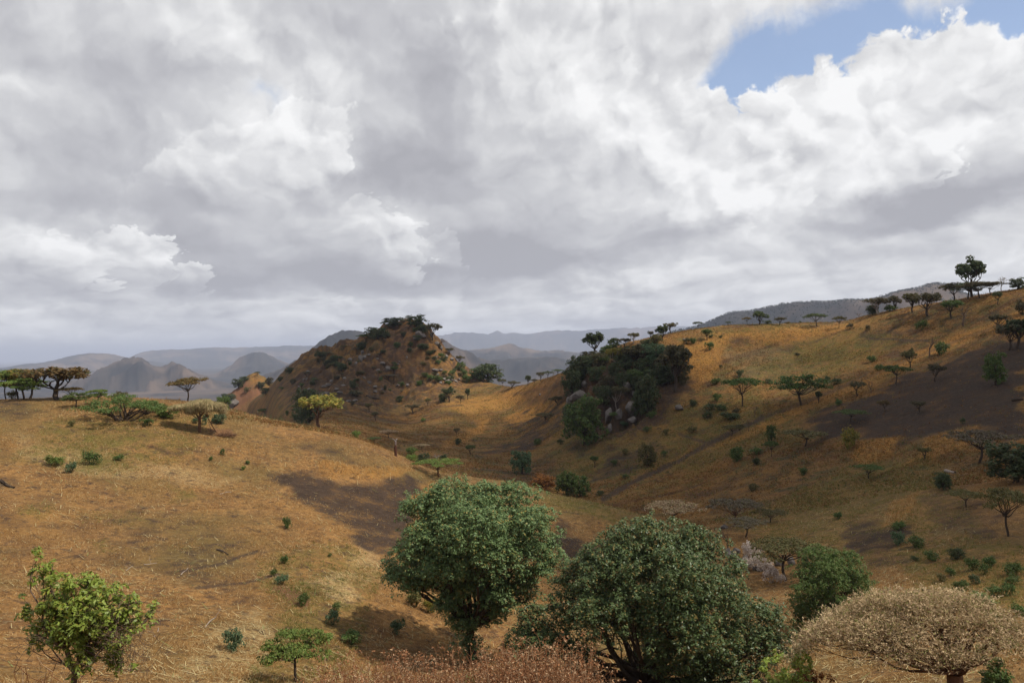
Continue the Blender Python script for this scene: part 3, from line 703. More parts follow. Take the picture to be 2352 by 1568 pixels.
LM = {
 'big': leafmat('broad_leaf', (.058, .092, .032), (.140, .192, .070), (.21, .16, .045), 0.16, 0.5, 0.22, 0.10),
 'bigb': leafmat('glossy_leaf', (.040, .068, .022), (.100, .140, .048), (.19, .14, .04), 0.16, 0.46, 0.26, 0.14),
 'dark': leafmat('dark_leaf', (.034, .050, .020), (.088, .112, .042), (.12, .10, .035), 0.3),
 'dbrown': leafmat('dull_leaf', (.052, .050, .022), (.115, .100, .044), (.15, .095, .035), 0.3),
 'green': leafmat('green_leaf', (.046, .080, .018), (.105, .150, .036), (.13, .12, .04), 0.3),
 'bright': leafmat('fresh_leaf', (.075, .125, .022), (.17, .235, .050), (.22, .22, .05), 0.35),
 'lime': leafmat('lime_leaf', (.13, .19, .022), (.33, .42, .075), (.38, .34, .06), 0.38, 0.45, 0.35),
 'blue': leafmat('bluegreen_leaf', (.052, .088, .040), (.115, .168, .076), None, 0.3),
 'olive': leafmat('olive_leaf', (.075, .072, .022), (.15, .135, .045), (.2, .13, .05), 0.3),
 'yellow': leafmat('yellowing_leaf', (.10, .11, .022), (.25, .21, .035), (.34, .21, .04), 0.35),
 'brown': leafmat('brown_leaf', (.10, .066, .022), (.19, .125, .042), (.08, .09, .028), 0.3),
 'orange': leafmat('orange_leaf', (.20, .075, .020), (.33, .14, .035), (.12, .05, .02), 0.35),
 'pale': leafmat('pale_thorn', (.27, .18, .10), (.54, .39, .24), (.22, .21, .07), 0.25, 0.8, 0.1, 0.15),
 'straw': leafmat('thatch_straw', (.26, .19, .09), (.48, .38, .20), (.20, .22, .08), 0.2, 0.8, 0.1, 0.12),
 'grey': leafmat('grey_thorn', (.115, .095, .065), (.20, .165, .11), (.14, .13, .05), 0.25, 0.8, 0.1),
 'fluff': leafmat('seed_fluff', (.50, .40, .32), (.74, .64, .56), (.3, .2, .12), 0.3, 0.9, 0.05),
 'rust': leafmat('dry_weed', (.18, .080, .034), (.37, .185, .080), (.50, .34, .19), 0.25, 0.8, 0.1, 0.25),
 'grass': leafmat('dry_grass', (.235, .118, .036), (.44, .270, .096), (.62, .46, .22), 0.3, 0.8, 0.1, 0.2),
 'far': leafmat('far_grass', (.105, .048, .015), (.25, .122, .033), (.44, .30, .11), 0.3, 0.8, 0.1, 0.15),
 'wood': leafmat('far_woodland', (.012, .016, .010), (.028, .034, .020), None, 0.15),  # leaf colour darkened to stand in for cloud shade on the mountain
 'herb': leafmat('herb_leaf', (.040, .056, .016), (.090, .105, .030), (.13, .09, .03), 0.3),
 'ggrass': leafmat('green_grass', (.10, .115, .025), (.22, .21, .055), (.36, .26, .10), 0.3, 0.8, 0.1, 0.2),
}
def barkmat(name, c1, c2):
    m, B, b = principled(name)
    p = B.new('ShaderNodeTexCoord').outputs['Object']
    B.put(b.inputs['Base Color'], B.mix(B.noise(p, 6.0, 5, 0.65), c1, c2))
    bu = B.new('ShaderNodeBump'); bu.inputs['Strength'].default_value = 0.6; bu.inputs['Distance'].default_value = 0.05
    B.put(bu.inputs['Height'], B.noise(p, 14.0, 4, 0.6)); B.l.new(bu.outputs[0], b.inputs['Normal'])
    return m
BK_DARK = barkmat('dark_bark', (.030, .022, .016), (.085, .060, .042))
BK_RED = barkmat('reddish_bark', (.075, .038, .022), (.17, .090, .050))
BK_PALE = barkmat('pale_bark', (.16, .12, .09), (.42, .35, .29))
BK_TWIG = barkmat('bare_twig', (.07, .045, .030), (.19, .13, .09))

# ---------------------------------------------------------------- vegetation: shapes
class Shape:
    def __init__(s): s.v = []; s.q = []; s.t = []; s.n = 0
    def add(s, v, q=None, t=None):
        s.v.append(np.asarray(v, float))
        if q is not None and len(q): s.q.append(np.asarray(q) + s.n)
        if t is not None and len(t): s.t.append(np.asarray(t) + s.n)
        s.n += len(v)
    def obj(s, name, mat, parent=None, smooth=False):
        q = np.concatenate(s.q) if s.q else np.zeros((0, 4), int)
        t = np.concatenate(s.t) if s.t else None
        if len(q) == 0: return mesh_obj(name, np.concatenate(s.v), t, mat, parent, smooth)
        return mesh_obj(name, np.concatenate(s.v), q, mat, parent, smooth, tris=t)
def unit(v): return v / np.maximum(np.linalg.norm(v, axis=-1, keepdims=True), 1e-9)
def rdir(n, g=rng): return unit(g.normal(size=(n, 3)))
def add_leaves(s, c, nrm, L, Wd, g, tilt=0.8, droop=0.0):
    n = len(c)
    a = unit(nrm + tilt * rdir(n, g) + np.array([0, 0, -droop]))
    b = unit(np.cross(a, rdir(n, g)))
    l = (L * g.uniform(.65, 1.35, n))[:, None]; w = (Wd * g.uniform(.7, 1.3, n))[:, None]
    fold = unit(np.cross(a, b)) * w * 0.25
    v = np.stack([c, c + a * l * .45 + b * w * .5 + fold, c + a * l, c + a * l * .45 - b * w * .5 + fold], 1).reshape(-1, 3)
    s.add(v, q=np.arange(n * 4).reshape(-1, 4))
def face_leaves(s, c, nrm, L, Wd, g, tilt=0.55):
    """leaf blades that turn their faces outward, as in a lit crown"""
    n = len(c)
    N = unit(nrm + tilt * rdir(n, g)); a = unit(np.cross(N, rdir(n, g))); b = np.cross(N, a)
    l = (L * g.uniform(.65, 1.35, n))[:, None]; w = (Wd * g.uniform(.7, 1.3, n))[:, None]
    v = np.stack([c - a * l * .5, c + b * w * .5 - N * w * .12, c + a * l * .5, c - b * w * .5 - N * w * .12], 1).reshape(-1, 3)
    s.add(v, q=np.arange(n * 4).reshape(-1, 4))
def clump_leaves(s, cen, rad, per, L, Wd, g, flat=1.0, tilt=0.6, up=0.3, droop=0.0, shell=.45):
    cen = np.asarray(cen, float); k = len(cen)
    rad = np.broadcast_to(np.asarray(rad, float), (k,))
    d = rdir(k * per, g); d[:, 2] += up * 0.5; d = unit(d)
    r = np.repeat(rad, per) * (shell + (1 - shell) * g.random(k * per) ** 0.5)
    off = d * r[:, None]; off[:, 2] *= flat
    face_leaves(s, np.repeat(cen, per, 0) + off, d + np.array([0, 0, up]), L, Wd, g, tilt)
def tube(s, pts, rad, sides=6):
    pts = np.asarray(pts, float); rad = np.asarray(rad, float); n = len(pts)
    d = np.gradient(pts, axis=0); d = unit(d)
    ref = np.where(np.abs(d[:, 2:3]) > 0.9, np.array([[1.0, 0, 0]]), np.array([[0, 0, 1.0]]))
    u = unit(np.cross(d, ref)); w = np.cross(d, u)
    th = np.arange(sides) * 2 * math.pi / sides
    v = pts[:, None] + rad[:, None, None] * (u[:, None] * np.cos(th)[None, :, None] + w[:, None] * np.sin(th)[None, :, None])
    i, j = np.meshgrid(np.arange(n - 1), np.arange(sides), indexing='ij'); j2 = (j + 1) % sides
    q = np.stack([i * sides + j, i * sides + j2, (i + 1) * sides + j2, (i + 1) * sides + j], -1).reshape(-1, 4)
    s.add(v.reshape(-1, 3), q)
def limb(s, a, b, r0, r1, g, bend=0.12, n=6, sides=5):
    a = np.asarray(a, float); b = np.asarray(b, float)
    t = np.linspace(0, 1, n)[:, None]; L = np.linalg.norm(b - a)
    off = rdir(1, g) * bend * L; off2 = rdir(1, g) * bend * 0.5 * L
    p = a + (b - a) * t + off * np.sin(math.pi * t) + off2 * np.sin(2 * math.pi * t)
    tube(s, p, r0 + (r1 - r0) * t[:, 0], sides)
    return p
def lobe_points(cen, rad, k, g, top=0.35):
    d = rdir(k, g); d[:, 2] += top; d = unit(d)
    return np.asarray(cen) + d * np.asarray(rad) * (0.72 + 0.28 * g.random((k, 1)))

def sh_umbrella(seed, a=1.9, layers=1, dens=1.0):
    g = np.random.default_rng(seed); c = Shape(); t = Shape(); Rr = a / 2
    fork = np.array([g.uniform(-.05, .05) * a, g.uniform(-.05, .05) * a, g.uniform(.30, .45)])
    limb(t, (0, 0, -.06), fork, .040, .032, g, .08)
    n = 9 + 3 * layers; cen = []
    for i in range(n):
        th = 2.4 * i + g.uniform(-.3, .3); r = Rr * math.sqrt((i + .6) / n) * .86
        lay = 0 if layers == 1 else (i % 2)
        z = .90 - .20 * (r / Rr) ** 2 - lay * .22 + g.uniform(-.06, .05)
        p = np.array([r * math.cos(th), r * math.sin(th), z]); cen.append(p)
        m = fork + (p - fork) * .55 + np.array([0, 0, -.03 * r])
        limb(t, fork, m, .017, .009, g, .12, 5)
        for _ in range(3):
            limb(t, m, p + np.array([g.uniform(-.2, .2) * Rr, g.uniform(-.2, .2) * Rr, .01]), .007, .003, g, .15, 4, 4)
    cen = np.array(cen); sub = []
    for p in cen:
        k = 9; th = g.uniform(0, 6.28, k); r = Rr * .34 * np.sqrt(g.random(k))
        sub.append(np.stack([p[0] + r * np.cos(th), p[1] + r * np.sin(th), p[2] + g.uniform(-.025, .03, k) - .25 * (r / Rr) ** 2], -1))
    sub = np.concatenate(sub)
    clump_leaves(c, sub, g.uniform(.10, .20, len(sub)) * Rr, int(30 * dens), .066, .034, g, .42, .7, .6)
    return c, t
def sh_open(seed, a=1.1, n=8, flat=.55, lo=.5, dens=1.0):
    g = np.random.default_rng(seed); c = Shape(); t = Shape(); Rr = a / 2
    fork = np.array([g.uniform(-.06, .06), g.uniform(-.06, .06), g.uniform(.18, .34)])
    limb(t, (0, 0, -.06), fork, .042, .034, g, .1)
    sub = []
    for i in range(n):
        th = 2.4 * i + g.uniform(-.4, .4); r = Rr * g.uniform(.25, .8)
        p = np.array([r * math.cos(th), r * math.sin(th), lo + (1 - lo) * (1 - .5 * (r / Rr) ** 2) * g.uniform(.55, .92)])
        pp = limb(t, fork, p, .019, .006, g, .18)
        for _ in range(3): limb(t, pp[3], p + rdir(1, g)[0] * .16 * Rr, .010, .003, g, .2, 4, 4)
        k = 9
        sub.append(lobe_points(p, np.array([.40, .40, .42 * flat]) * Rr * g.uniform(.7, 1.25), k, g))
    sub = np.concatenate(sub)
    clump_leaves(c, sub, g.uniform(.12, .25, len(sub)) * Rr, int(24 * dens), .070, .040, g, .8, .7, .3)
    return c, t
def sh_round(seed, a=1.1, dens=1.0, lo=.0):
    g = np.random.default_rng(seed); c = Shape(); t = Shape(); Rr = a / 2
    limb(t, (0, 0, -.06), (g.uniform(-.04, .04), 0, .5), .05, .03, g, .06)
    sub = []; n = 15
    for i in range(n):
        z = lo + .12 + (.70 - lo) * (i + .5) / n + g.uniform(-.05, .05)
        s_ = math.sqrt(max(.1, 1 - ((z - .52) / .52) ** 2)); th = 2.4 * i + g.uniform(-.5, .5)
        r = Rr * .60 * s_ * g.uniform(.65, 1.15)
        p = np.array([r * math.cos(th), r * math.sin(th), z])
        limb(t, (0, 0, .22), p, .018, .006, g, .12, 4, 4)
        sub.append(lobe_points(p, np.array([.40, .40, .32]) * Rr * g.uniform(.65, 1.35), 10, g))
    sub.append(lobe_points((0, 0, .74), np.array([.5 * Rr, .5 * Rr, .2]), 14, g))
    sub = np.concatenate(sub)
    clump_leaves(c, sub, g.uniform(.10, .22, len(sub)) * Rr, int(24 * dens), .064, .040, g, .85, .7, .3)
    return c, t
def sh_shrub(seed, a=1.3):
    g = np.random.default_rng(seed); c = Shape(); Rr = a / 2
    sub = []
    for i in range(9):
        th = 2.4 * i + g.uniform(-.4, .4); r = Rr * g.uniform(.1, .62)
        sub.append(lobe_points((r * math.cos(th), r * math.sin(th), g.uniform(.25, .68) * (1.1 - .5 * r / Rr)), np.array([.32, .32, .30]) * Rr, 7, g))
        limb(c, (0, 0, -.08), sub[-1][0], .022, .008, g, .1, 4, 4)
    sub = np.concatenate(sub)
    clump_leaves(c, sub, g.uniform(.14, .26, len(sub)) * Rr, 15, .105, .055, g, 1, .8, .4)
    return c, None
def sh_low(seed, a=2.6):
    g = np.random.default_rng(seed); c = Shape(); t = Shape(); Rr = a / 2; sub = []
    for i in range(20):
        th = 2.4 * i + g.uniform(-.4, .4); r = Rr * math.sqrt((i + .5) / 20) * .85
        p = np.array([r * math.cos(th), r * math.sin(th), (.86 - .5 * (r / Rr) ** 1.5) * g.uniform(.75, 1.05)])
        limb(t, (0, 0, -.05), p, .03, .008, g, .12, 5, 4)
        k = 8; a_ = g.uniform(0, 6.28, k); q = .26 * Rr * np.sqrt(g.random(k))
        sub.append(np.stack([p[0] + q * np.cos(a_), p[1] + q * np.sin(a_), p[2] + g.uniform(-.07, .05, k)], -1))
    sub = np.concatenate(sub)
    clump_leaves(c, sub, g.uniform(.08, .14, len(sub)) * Rr, 30, .075, .026, g, .5, .9, .4)
    return c, t
def sh_bare(seed, a=.8, depth=4):
    g = np.random.default_rng(seed); t = Shape()
    def grow(p, d, L, r, k):
        e = p + d * L
        limb(t, p, e, r, r * .6, g, .1, 4, 4 if k < 3 else 5)
        if k == 0: return
        for _ in range(3 if k > 1 else 2):
            grow(e - d * L * g.uniform(0, .3), unit(d + rdir(1, g)[0] * .75 + np.array([0, 0, .15])), L * g.uniform(.55, .8), r * .58, k - 1)
    grow(np.array([0, 0, -.05]), np.array([0, 0, 1.0]), .36, .035, depth)
    return None, t
def sh_rock(seed):
    g = np.random.default_rng(seed); s = Shape()
    import bmesh
    bm = bmesh.new(); bmesh.ops.create_icosphere(bm, subdivisions=4, radius=.5)
    v = np.array([x.co[:] for x in bm.verts]); f = np.array([[x.index for x in y.verts] for y in bm.faces]); bm.free()
    for _ in range(11):                         # split planes leave flat broken faces
        n = rdir(1, g)[0]; h = g.uniform(.26, .42)
        dd = v @ n; v = v - np.maximum(dd - h, 0)[:, None] * n * .92
    v = v * (1 + .10 * fbm(v[:, 0] * 6 + seed, v[:, 1] * 6 + v[:, 2] * 5, 4, seed)[:, None])
    v[:, 2] += .36
    s.add(v, t=f); return s

# ---------------------------------------------------------------- placing
TREE_NAME = {'um': 'umbrella_acacia', 'u2': 'umbrella_acacia', 'op': 'savanna_tree', 'tl': 'tall_tree', 'rd': 'leafy_tree', 'sh': 'shrub', 'lo': 'thorn_bush', 'br': 'bare_tree', 'rk': 'boulder'}
TREE_CAT = {'um': 'acacia tree', 'u2': 'acacia tree', 'op': 'tree', 'tl': 'tree', 'rd': 'tree', 'sh': 'shrub', 'lo': 'bush', 'br': 'bare tree', 'rk': 'boulder'}
NATIVE = {'um': 1.9, 'u2': 1.7, 'op': 1.15, 'tl': .8, 'rd': 1.1, 'sh': 1.3, 'lo': 2.6, 'br': .95, 'rk': 1.0}
PROTO = {}
rock_mat, RK, rb = principled('lichen_rock')
rp = RK.new('ShaderNodeNewGeometry').outputs['Position']
rc = RK.mix(RK.noise(rp, 1.1, 6, 0.68), (.055, .044, .036), (.28, .24, .205))
rc = RK.mix(RK.maprange(RK.noise(rp, 3.4, 5, 0.7), 0.52, 0.66, 0, .8), rc, (.055, .045, .038))
RK.put(rb.inputs['Base Color'], rc)
rbu = RK.new('ShaderNodeBump'); rbu.inputs['Strength'].default_value = .9; rbu.inputs['Distance'].default_value = .25
RK.put(rbu.inputs['Height'], RK.noise(rp, 2.6, 6, 0.65)); RK.l.new(rbu.outputs[0], rb.inputs['Normal'])
def data_of(shape, mat):
    if shape is None: return None
    o = shape.obj('x', mat); me = o.data; bpy.data.objects.remove(o); return me
def proto(kind, var):
    key = (kind, var)
    if key not in PROTO:
        sd_ = 100 + var * 7 + sum(map(ord, kind))
        if kind == 'um': c, t = sh_umbrella(sd_)
        elif kind == 'u2': c, t = sh_umbrella(sd_, 1.7, 2)
        elif kind == 'op': c, t = sh_open(sd_)
        elif kind == 'tl': c, t = sh_open(sd_, .8, 10, .8, .34, 1.3)
        elif kind == 'rd': c, t = sh_round(sd_)
        elif kind == 'sh': c, t = sh_shrub(sd_)
        elif kind == 'lo': c, t = sh_low(sd_)
        elif kind == 'br': c, t = sh_bare(sd_)
        else: c, t = sh_rock(sd_), None
        if kind == 'rk': PROTO[key] = (data_of(c, rock_mat), None)
        else: PROTO[key] = (data_of(c, LM['green']), data_of(t, BK_DARK))
    return PROTO[key]
def link(name, data, parent=None):
    o = bpy.data.objects.new(name, data); scene.collection.objects.link(o)
    if parent is not None: o.parent = parent
    return o
def slot(o, mat):
    o.material_slots[0].link = 'OBJECT'; o.material_slots[0].material = mat
EXT = {}
def extent(me):
    v = np.zeros(len(me.vertices) * 3, np.float32); me.vertices.foreach_get('co', v); v = v.reshape(-1, 3)
    lo, hi = np.percentile(v, 1, 0), np.percentile(v, 99, 0)
    return max(hi[0] - lo[0], hi[1] - lo[1]), hi[2]
def put_thing(loc, size, kind, mat, label, group=None, var=None, bark=None, lean=0.0, sink=0.0):
    """one tree, shrub or boulder standing at loc; size = (width, height) in metres"""
    var = int(rng.integers(0, 4)) if var is None else var
    crown, trunk = proto(kind, var)
    w, h = size
    if kind not in ('rk', 'br'): w *= {'rd': 1.10, 'sh': 1.0}.get(kind, 1.04)
    aw, ah = EXT.setdefault((kind, var), extent(crown if crown is not None else trunk))
    sc = (w / aw, w / aw * rng.uniform(.85, 1.15), h / ah)
    rot = (lean, 0.0, rng.uniform(0, 6.283)) if not isinstance(lean, tuple) else (lean[0], lean[1], rng.uniform(-.3, .3))
    name = TREE_NAME[kind]
    if crown is not None and trunk is not None:
        root = bpy.data.objects.new(name, None); scene.collection.objects.link(root)
        cr_ = link('crown', crown, root); slot(cr_, LM[mat])
        tr_ = link('trunk', trunk, root)
        if bark: slot(tr_, bark)
    else:
        root = link(name, crown if crown is not None else trunk)
        if kind == 'br': slot(root, bark or BK_TWIG)
        elif kind != 'rk': slot(root, LM[mat])
    root.location = (loc[0], loc[1], loc[2] - sink * h); root.scale = sc; root.rotation_euler = rot
    tag(root, label, TREE_CAT[kind], group)
    return root
ZO = {'1': (0, 600, 2.6133), '2': (500, 750, 2.94), '3': (1250, 750, 2.94), '4': (1760, 620, 2.614), '5': (0, 1150, 2.767), '6': (800, 1100, 2.583),
      '7': (1250, 1200, 3.093), '8': (1850, 1150, 2.815), '9': (1640, 620, 2.5565), 'A': (0, 900, 3.92), 'B': (1300, 800, 4.48)}
SP = 2352.0 / 2560.0
def plant_rows(rows, group, r0=40, r1=1200):
    for row in rows:
        z, x, y, h, w, kind, mat, label = row[:8]
        kw = row[8] if len(row) > 8 else {}
        ox, oy, s = ZO[z]
        px, py = (ox + x / s) * SP, (oy + y / s) * SP
        loc = hit(px, py, kw.pop('r0', r0), kw.pop('r1', r1))
        if loc is None: print('no ground', label); continue
        d = math.hypot(loc[0], loc[1]) / math.cos(math.atan2(loc[0], loc[1]))
        m = d / FOC * SP / s
        put_thing(loc, (w * m, h * m), kind, mat, label, kw.pop('group', group), **kw)

# ---------------------------------------------------------------- trees and shrubs, area by area
plant_rows([
 ('9', 2020, 300, 188, 118, 'tl', 'dark', 'tall dark tree towering above the flat-topped acacias on the ridge crest', {'var': 0}),
 ('9', 2068, 320, 78, 190, 'um', 'dbrown', 'wide dark flat-topped acacia directly before the tallest ridge tree'),
 ('9', 1995, 325, 80, 130, 'u2', 'dark', 'dense dark acacia tucked under the tallest ridge tree, trunk in deep shade'),
 ('9', 2140, 300, 62, 120, 'um', 'dbrown', 'low arching acacia on the crest beyond the wide one, towards the white snag'),
 ('9', 1905, 332, 88, 105, 'op', 'dbrown', 'loose bushy tree on the crest just downhill of the tallest ridge tree'),
 ('9', 2208, 277, 72, 40, 'br', '', 'thin leafless crooked snag standing against the sky on the highest crest', {'bark': BK_PALE}),
 ('9', 2312, 260, 52, 58, 'rd', 'dark', 'small round dark tree alone at the highest end of the crest'),
 ('9', 2185, 362, 62, 48, 'op', 'dark', 'small round-headed tree on one stem below the leafless snag'),
 ('9', 1740, 432, 112, 135, 'op', 'dbrown', 'gnarled many-limbed tree on the crest with a bare twiggy top', {'var': 1}),
 ('9', 1637, 412, 98, 66, 'tl', 'olive', 'narrow vase-shaped brownish tree on the crest'),
 ('9', 1528, 400, 78, 50, 'tl', 'dbrown', 'thin upright tree above two low bushes on the crest'),
 ('9', 1498, 404, 36, 66, 'sh', 'green', 'low green bush at the foot of the thin upright crest tree'),
 ('9', 1425, 420, 84, 115, 'op', 'dbrown', 'round-topped tree with a forked pale trunk on the crest', {'bark': BK_PALE}),
 ('9', 1385, 427, 52, 62, 'rd', 'dark', 'dark bush leaning against the fork-trunked crest tree'),
 ('9', 1297, 442, 27, 32, 'br', '', 'tiny leafless sapling on the crest between the acacia and the fork-trunked tree'),
 ('9', 1168, 512, 66, 84, 'um', 'dbrown', 'fuzzy brown umbrella acacia with an upswept crown on the crest'),
 ('9', 1027, 502, 74, 135, 'um', 'dark', 'broad flat umbrella acacia standing before the blue mountain', {'var': 2}),
 ('9', 792, 492, 46, 60, 'op', 'dbrown', 'small sparse tree on the crest beside the broad umbrella acacia'),
 ('9', 714, 487, 24, 52, 'sh', 'dark', 'low dark bush touching the two-lobed crest tree'),
 ('9', 664, 490, 80, 82, 'tl', 'dark', 'dark two-lobed tree on the level crest', {'var': 1}),
 ('9', 584, 489, 44, 58, 'um', 'brown', 'pale brown leafless-looking acacia next to the two-lobed crest tree'),
 ('9', 460, 490, 24, 30, 'op', 'dark', 'tiny dark sapling on the level crest where the blue mountain begins'),
 ('9', 268, 514, 46, 64, 'um', 'dark', 'small umbrella acacia on the falling end of the crest'),
 ('9', 98, 542, 66, 72, 'op', 'dbrown', 'open brownish tree on the skyline above the wooded outcrop'),
 ('9', 40, 592, 94, 76, 'tl', 'dark', 'dark top-heavy tree on the skyline beside the open brownish one'),
 ('9', 1885, 447, 88, 105, 'op', 'green', 'sparse green tree on the slope under the crest trees'),
 ('9', 1968, 497, 100, 95, 'br', '', 'bare brown tree on the slope beside the sparse green tree'),
 ('9', 2190, 522, 72, 88, 'op', 'dbrown', 'dull bushy tree on the grassy slope below the highest crest'),
 ('9', 2255, 652, 120, 110, 'op', 'dbrown', 'dark crooked tree at the upper edge of the burnt field'),
 ('9', 2318, 642, 132, 110, 'tl', 'dark', 'taller green-topped tree at the upper edge of the burnt field'),
 ('9', 1748, 690, 92, 92, 'br', '', 'spindly leafless tree above the yellow grass strip'),
 ('9', 1815, 683, 66, 84, 'sh', 'green', 'round green bush beside the spindly leafless tree'),
 ('9', 325, 587, 62, 54, 'op', 'green', 'small dark green tree on the orange shoulder of the ridge'),
 ('9', 1700, 522, 48, 62, 'sh', 'green', 'green bush in the grass below the gnarled crest tree'),
 ('9', 2345, 422, 66, 66, 'sh', 'dbrown', 'dark bush beside the bright yellow grass under the crest'),
 ('9', 1605, 702, 42, 64, 'sh', 'olive', 'grey green bush in the stubble under the terrace bank'),
 ('9', 1240, 520, 34, 44, 'sh', 'dbrown', 'brown bush on the terrace under the fuzzy umbrella acacia'),
 ('9', 1355, 528, 30, 26, 'sh', 'dbrown', 'small brown stump-like bush on the terrace below the fork-trunked tree'),
 ('9', 345, 652, 52, 60, 'sh', 'green', 'bright green bush low on the orange shoulder'),
 ('9', 240, 612, 38, 56, 'sh', 'green', 'light green bush near the white stone on the orange shoulder'),
 ('9', 195, 614, 40, 50, 'sh', 'dbrown', 'grey twiggy bush near the white stone on the orange shoulder'),
 ('9', 415, 573, 17, 22, 'sh', 'dark', 'tiny dark shrub in the grass just under the level crest'),
 ('9', 352, 571, 18, 26, 'sh', 'dark', 'tiny dark shrub touching the small dark green shoulder tree'),
 ('9', 840, 475, 12, 30, 'sh', 'brown', 'low brown shrub poking over the level crest'),
 ('9', 922, 476, 12, 12, 'sh', 'dark', 'speck of a dark shrub on the level crest before the blue mountain'),
], 'trees along the far ridge')

plant_rows([
 ('4', 255, 1035, 172, 195, 'um', 'green', 'branchy green acacia with rusty orange leaves on its top', {'var': 1}),
 ('4', 630, 1028, 178, 270, 'u2', 'green', 'wide spreading green acacia with dark forked trunk, its crown in tiers', {'var': 2}),
 ('4', 750, 1012, 66, 38, 'tl', 'dark', 'short dark pollarded tree on the bank beside the wide spreading acacia'),
 ('4', 1250, 888, 100, 165, 'um', 'green', 'green umbrella acacia leaning on the upper edge of the burnt field', {'var': 0}),
 ('4', 1000, 968, 82, 105, 'op', 'dbrown', 'thin brown tree on the grass bank above the burnt field'),
 ('4', 1090, 947, 66, 34, 'br', '', 'leafless sapling on the bank between the thin brown tree and the leaning acacia'),
 ('4', 1348, 783, 102, 62, 'tl', 'olive', 'slender tree among the bushes above the grass bank'),
 ('4', 1510, 873, 92, 82, 'op', 'dbrown', 'slender dark tree standing in the upper burnt field'),
 ('4', 1905, 893, 150, 88, 'rd', 'green', 'leafy green column of a tree alone in the burnt field', {'var': 1}),
 ('4', 1180, 1068, 62, 62, 'op', 'brown', 'brown leafed small tree in the burnt field'),
 ('4', 960, 1135, 70, 175, 'um', 'green', 'flat green acacia in the narrow end of the burnt field', {'var': 3}),
 ('4', 660, 1295, 92, 260, 'um', 'olive', 'wide grey green umbrella acacia over deep shade on the lower slope', {'var': 0}),
 ('4', 940, 1312, 116, 114, 'sh', 'yellow', 'yellow green shrub beside the orange dry grass patch'),
 ('4', 1075, 1505, 74, 150, 'um', 'green', 'small flat green acacia below the orange dry grass patch', {'var': 1}),
 ('4', 1800, 1405, 158, 340, 'um', 'grey', 'very wide grey leafless umbrella acacia below the burnt field', {'var': 2}),
 ('4', 2030, 1530, 185, 230, 'rd', 'dark', 'large dark green bush cut by the edge below the burnt field', {'var': 2}),
 ('4', 440, 1258, 92, 58, 'rd', 'green', 'small green tree just below the track'),
 ('4', 440, 1362, 92, 86, 'um', 'green', 'little green umbrella tree on thin dark stem below the track'),
 ('4', 213, 1392, 84, 68, 'rd', 'green', 'fresh green bush standing alone below the track'),
 ('4', 340, 1348, 42, 84, 'sh', 'green', 'low green bush between the lone bush and the little umbrella tree'),
 ('4', 180, 1228, 66, 136, 'um', 'olive', 'thin flat acacia beside the track, greenish crown', {'var': 0}),
 ('4', 236, 1218, 62, 74, 'um', 'dbrown', 'thin brown acacia beside the track with a tilted crown'),
 ('4', 292, 1198, 62, 44, 'br', '', 'leafless sapling beside the track uphill of two thin acacias'),
 ('4', 345, 1412, 42, 54, 'sh', 'dark', 'small dark shrub below the little umbrella tree'),
 ('4', 880, 1027, 36, 42, 'sh', 'green', 'small green shrub on the grass bank beside the track'),
 ('4', 1560, 1562, 72, 66, 'rd', 'dark', 'dark bush near the fallen log on the lower slope'),
 ('4', 650, 1482, 38, 46, 'sh', 'green', 'small green shrub in brown grass below the wide grey green umbrella'),
 ('4', 1440, 1385, 66, 60, 'op', 'olive', 'thin olive sapling in pale grass beneath the burnt field'),
 ('4', 1405, 1075, 60, 70, 'op', 'dbrown', 'dull sapling in the middle of the burnt field'),
 ('4', 1690, 1148, 32, 30, 'sh', 'dark', 'tiny dark shrub low in the burnt field'),
 ('4', 330, 1100, 60, 40, 'br', '', 'reddish bare sapling below the branchy green acacia'),
], 'trees scattered over the far valley slope')
plant_rows([('4', x, y, h, w, 'sh', m, 'small dark green shrub in the stubble field below the level crest') for x, y, h, w, m in [
 (860, 890, 36, 66, 'dark'), (805, 865, 26, 40, 'dark'), (560, 905, 30, 50, 'green'), (420, 880, 24, 40, 'dark'), (235, 838, 40, 60, 'dark'), (1100, 745, 36, 60, 'green'), (1140, 800, 34, 50, 'green'), (110, 783, 20, 22, 'dark'), (610, 700, 16, 30, 'dbrown')]],
 'shrubs in the stubble field below the crest')
plant_rows([('4', x, y, h, w, 'sh', m, 'low leafy bush in the green hollow between the outcrop and the branchy acacia') for x, y, h, w, m in [
 (170, 1120, 50, 120, 'dark'), (85, 1000, 50, 66, 'green'), (40, 1060, 44, 80, 'dark'), (115, 1060, 36, 70, 'green'), (75, 890, 40, 60, 'green'), (20, 1110, 40, 60, 'dark'), (210, 1080, 36, 50, 'dbrown')]],
 'bushes in the hollow beside the outcrop')

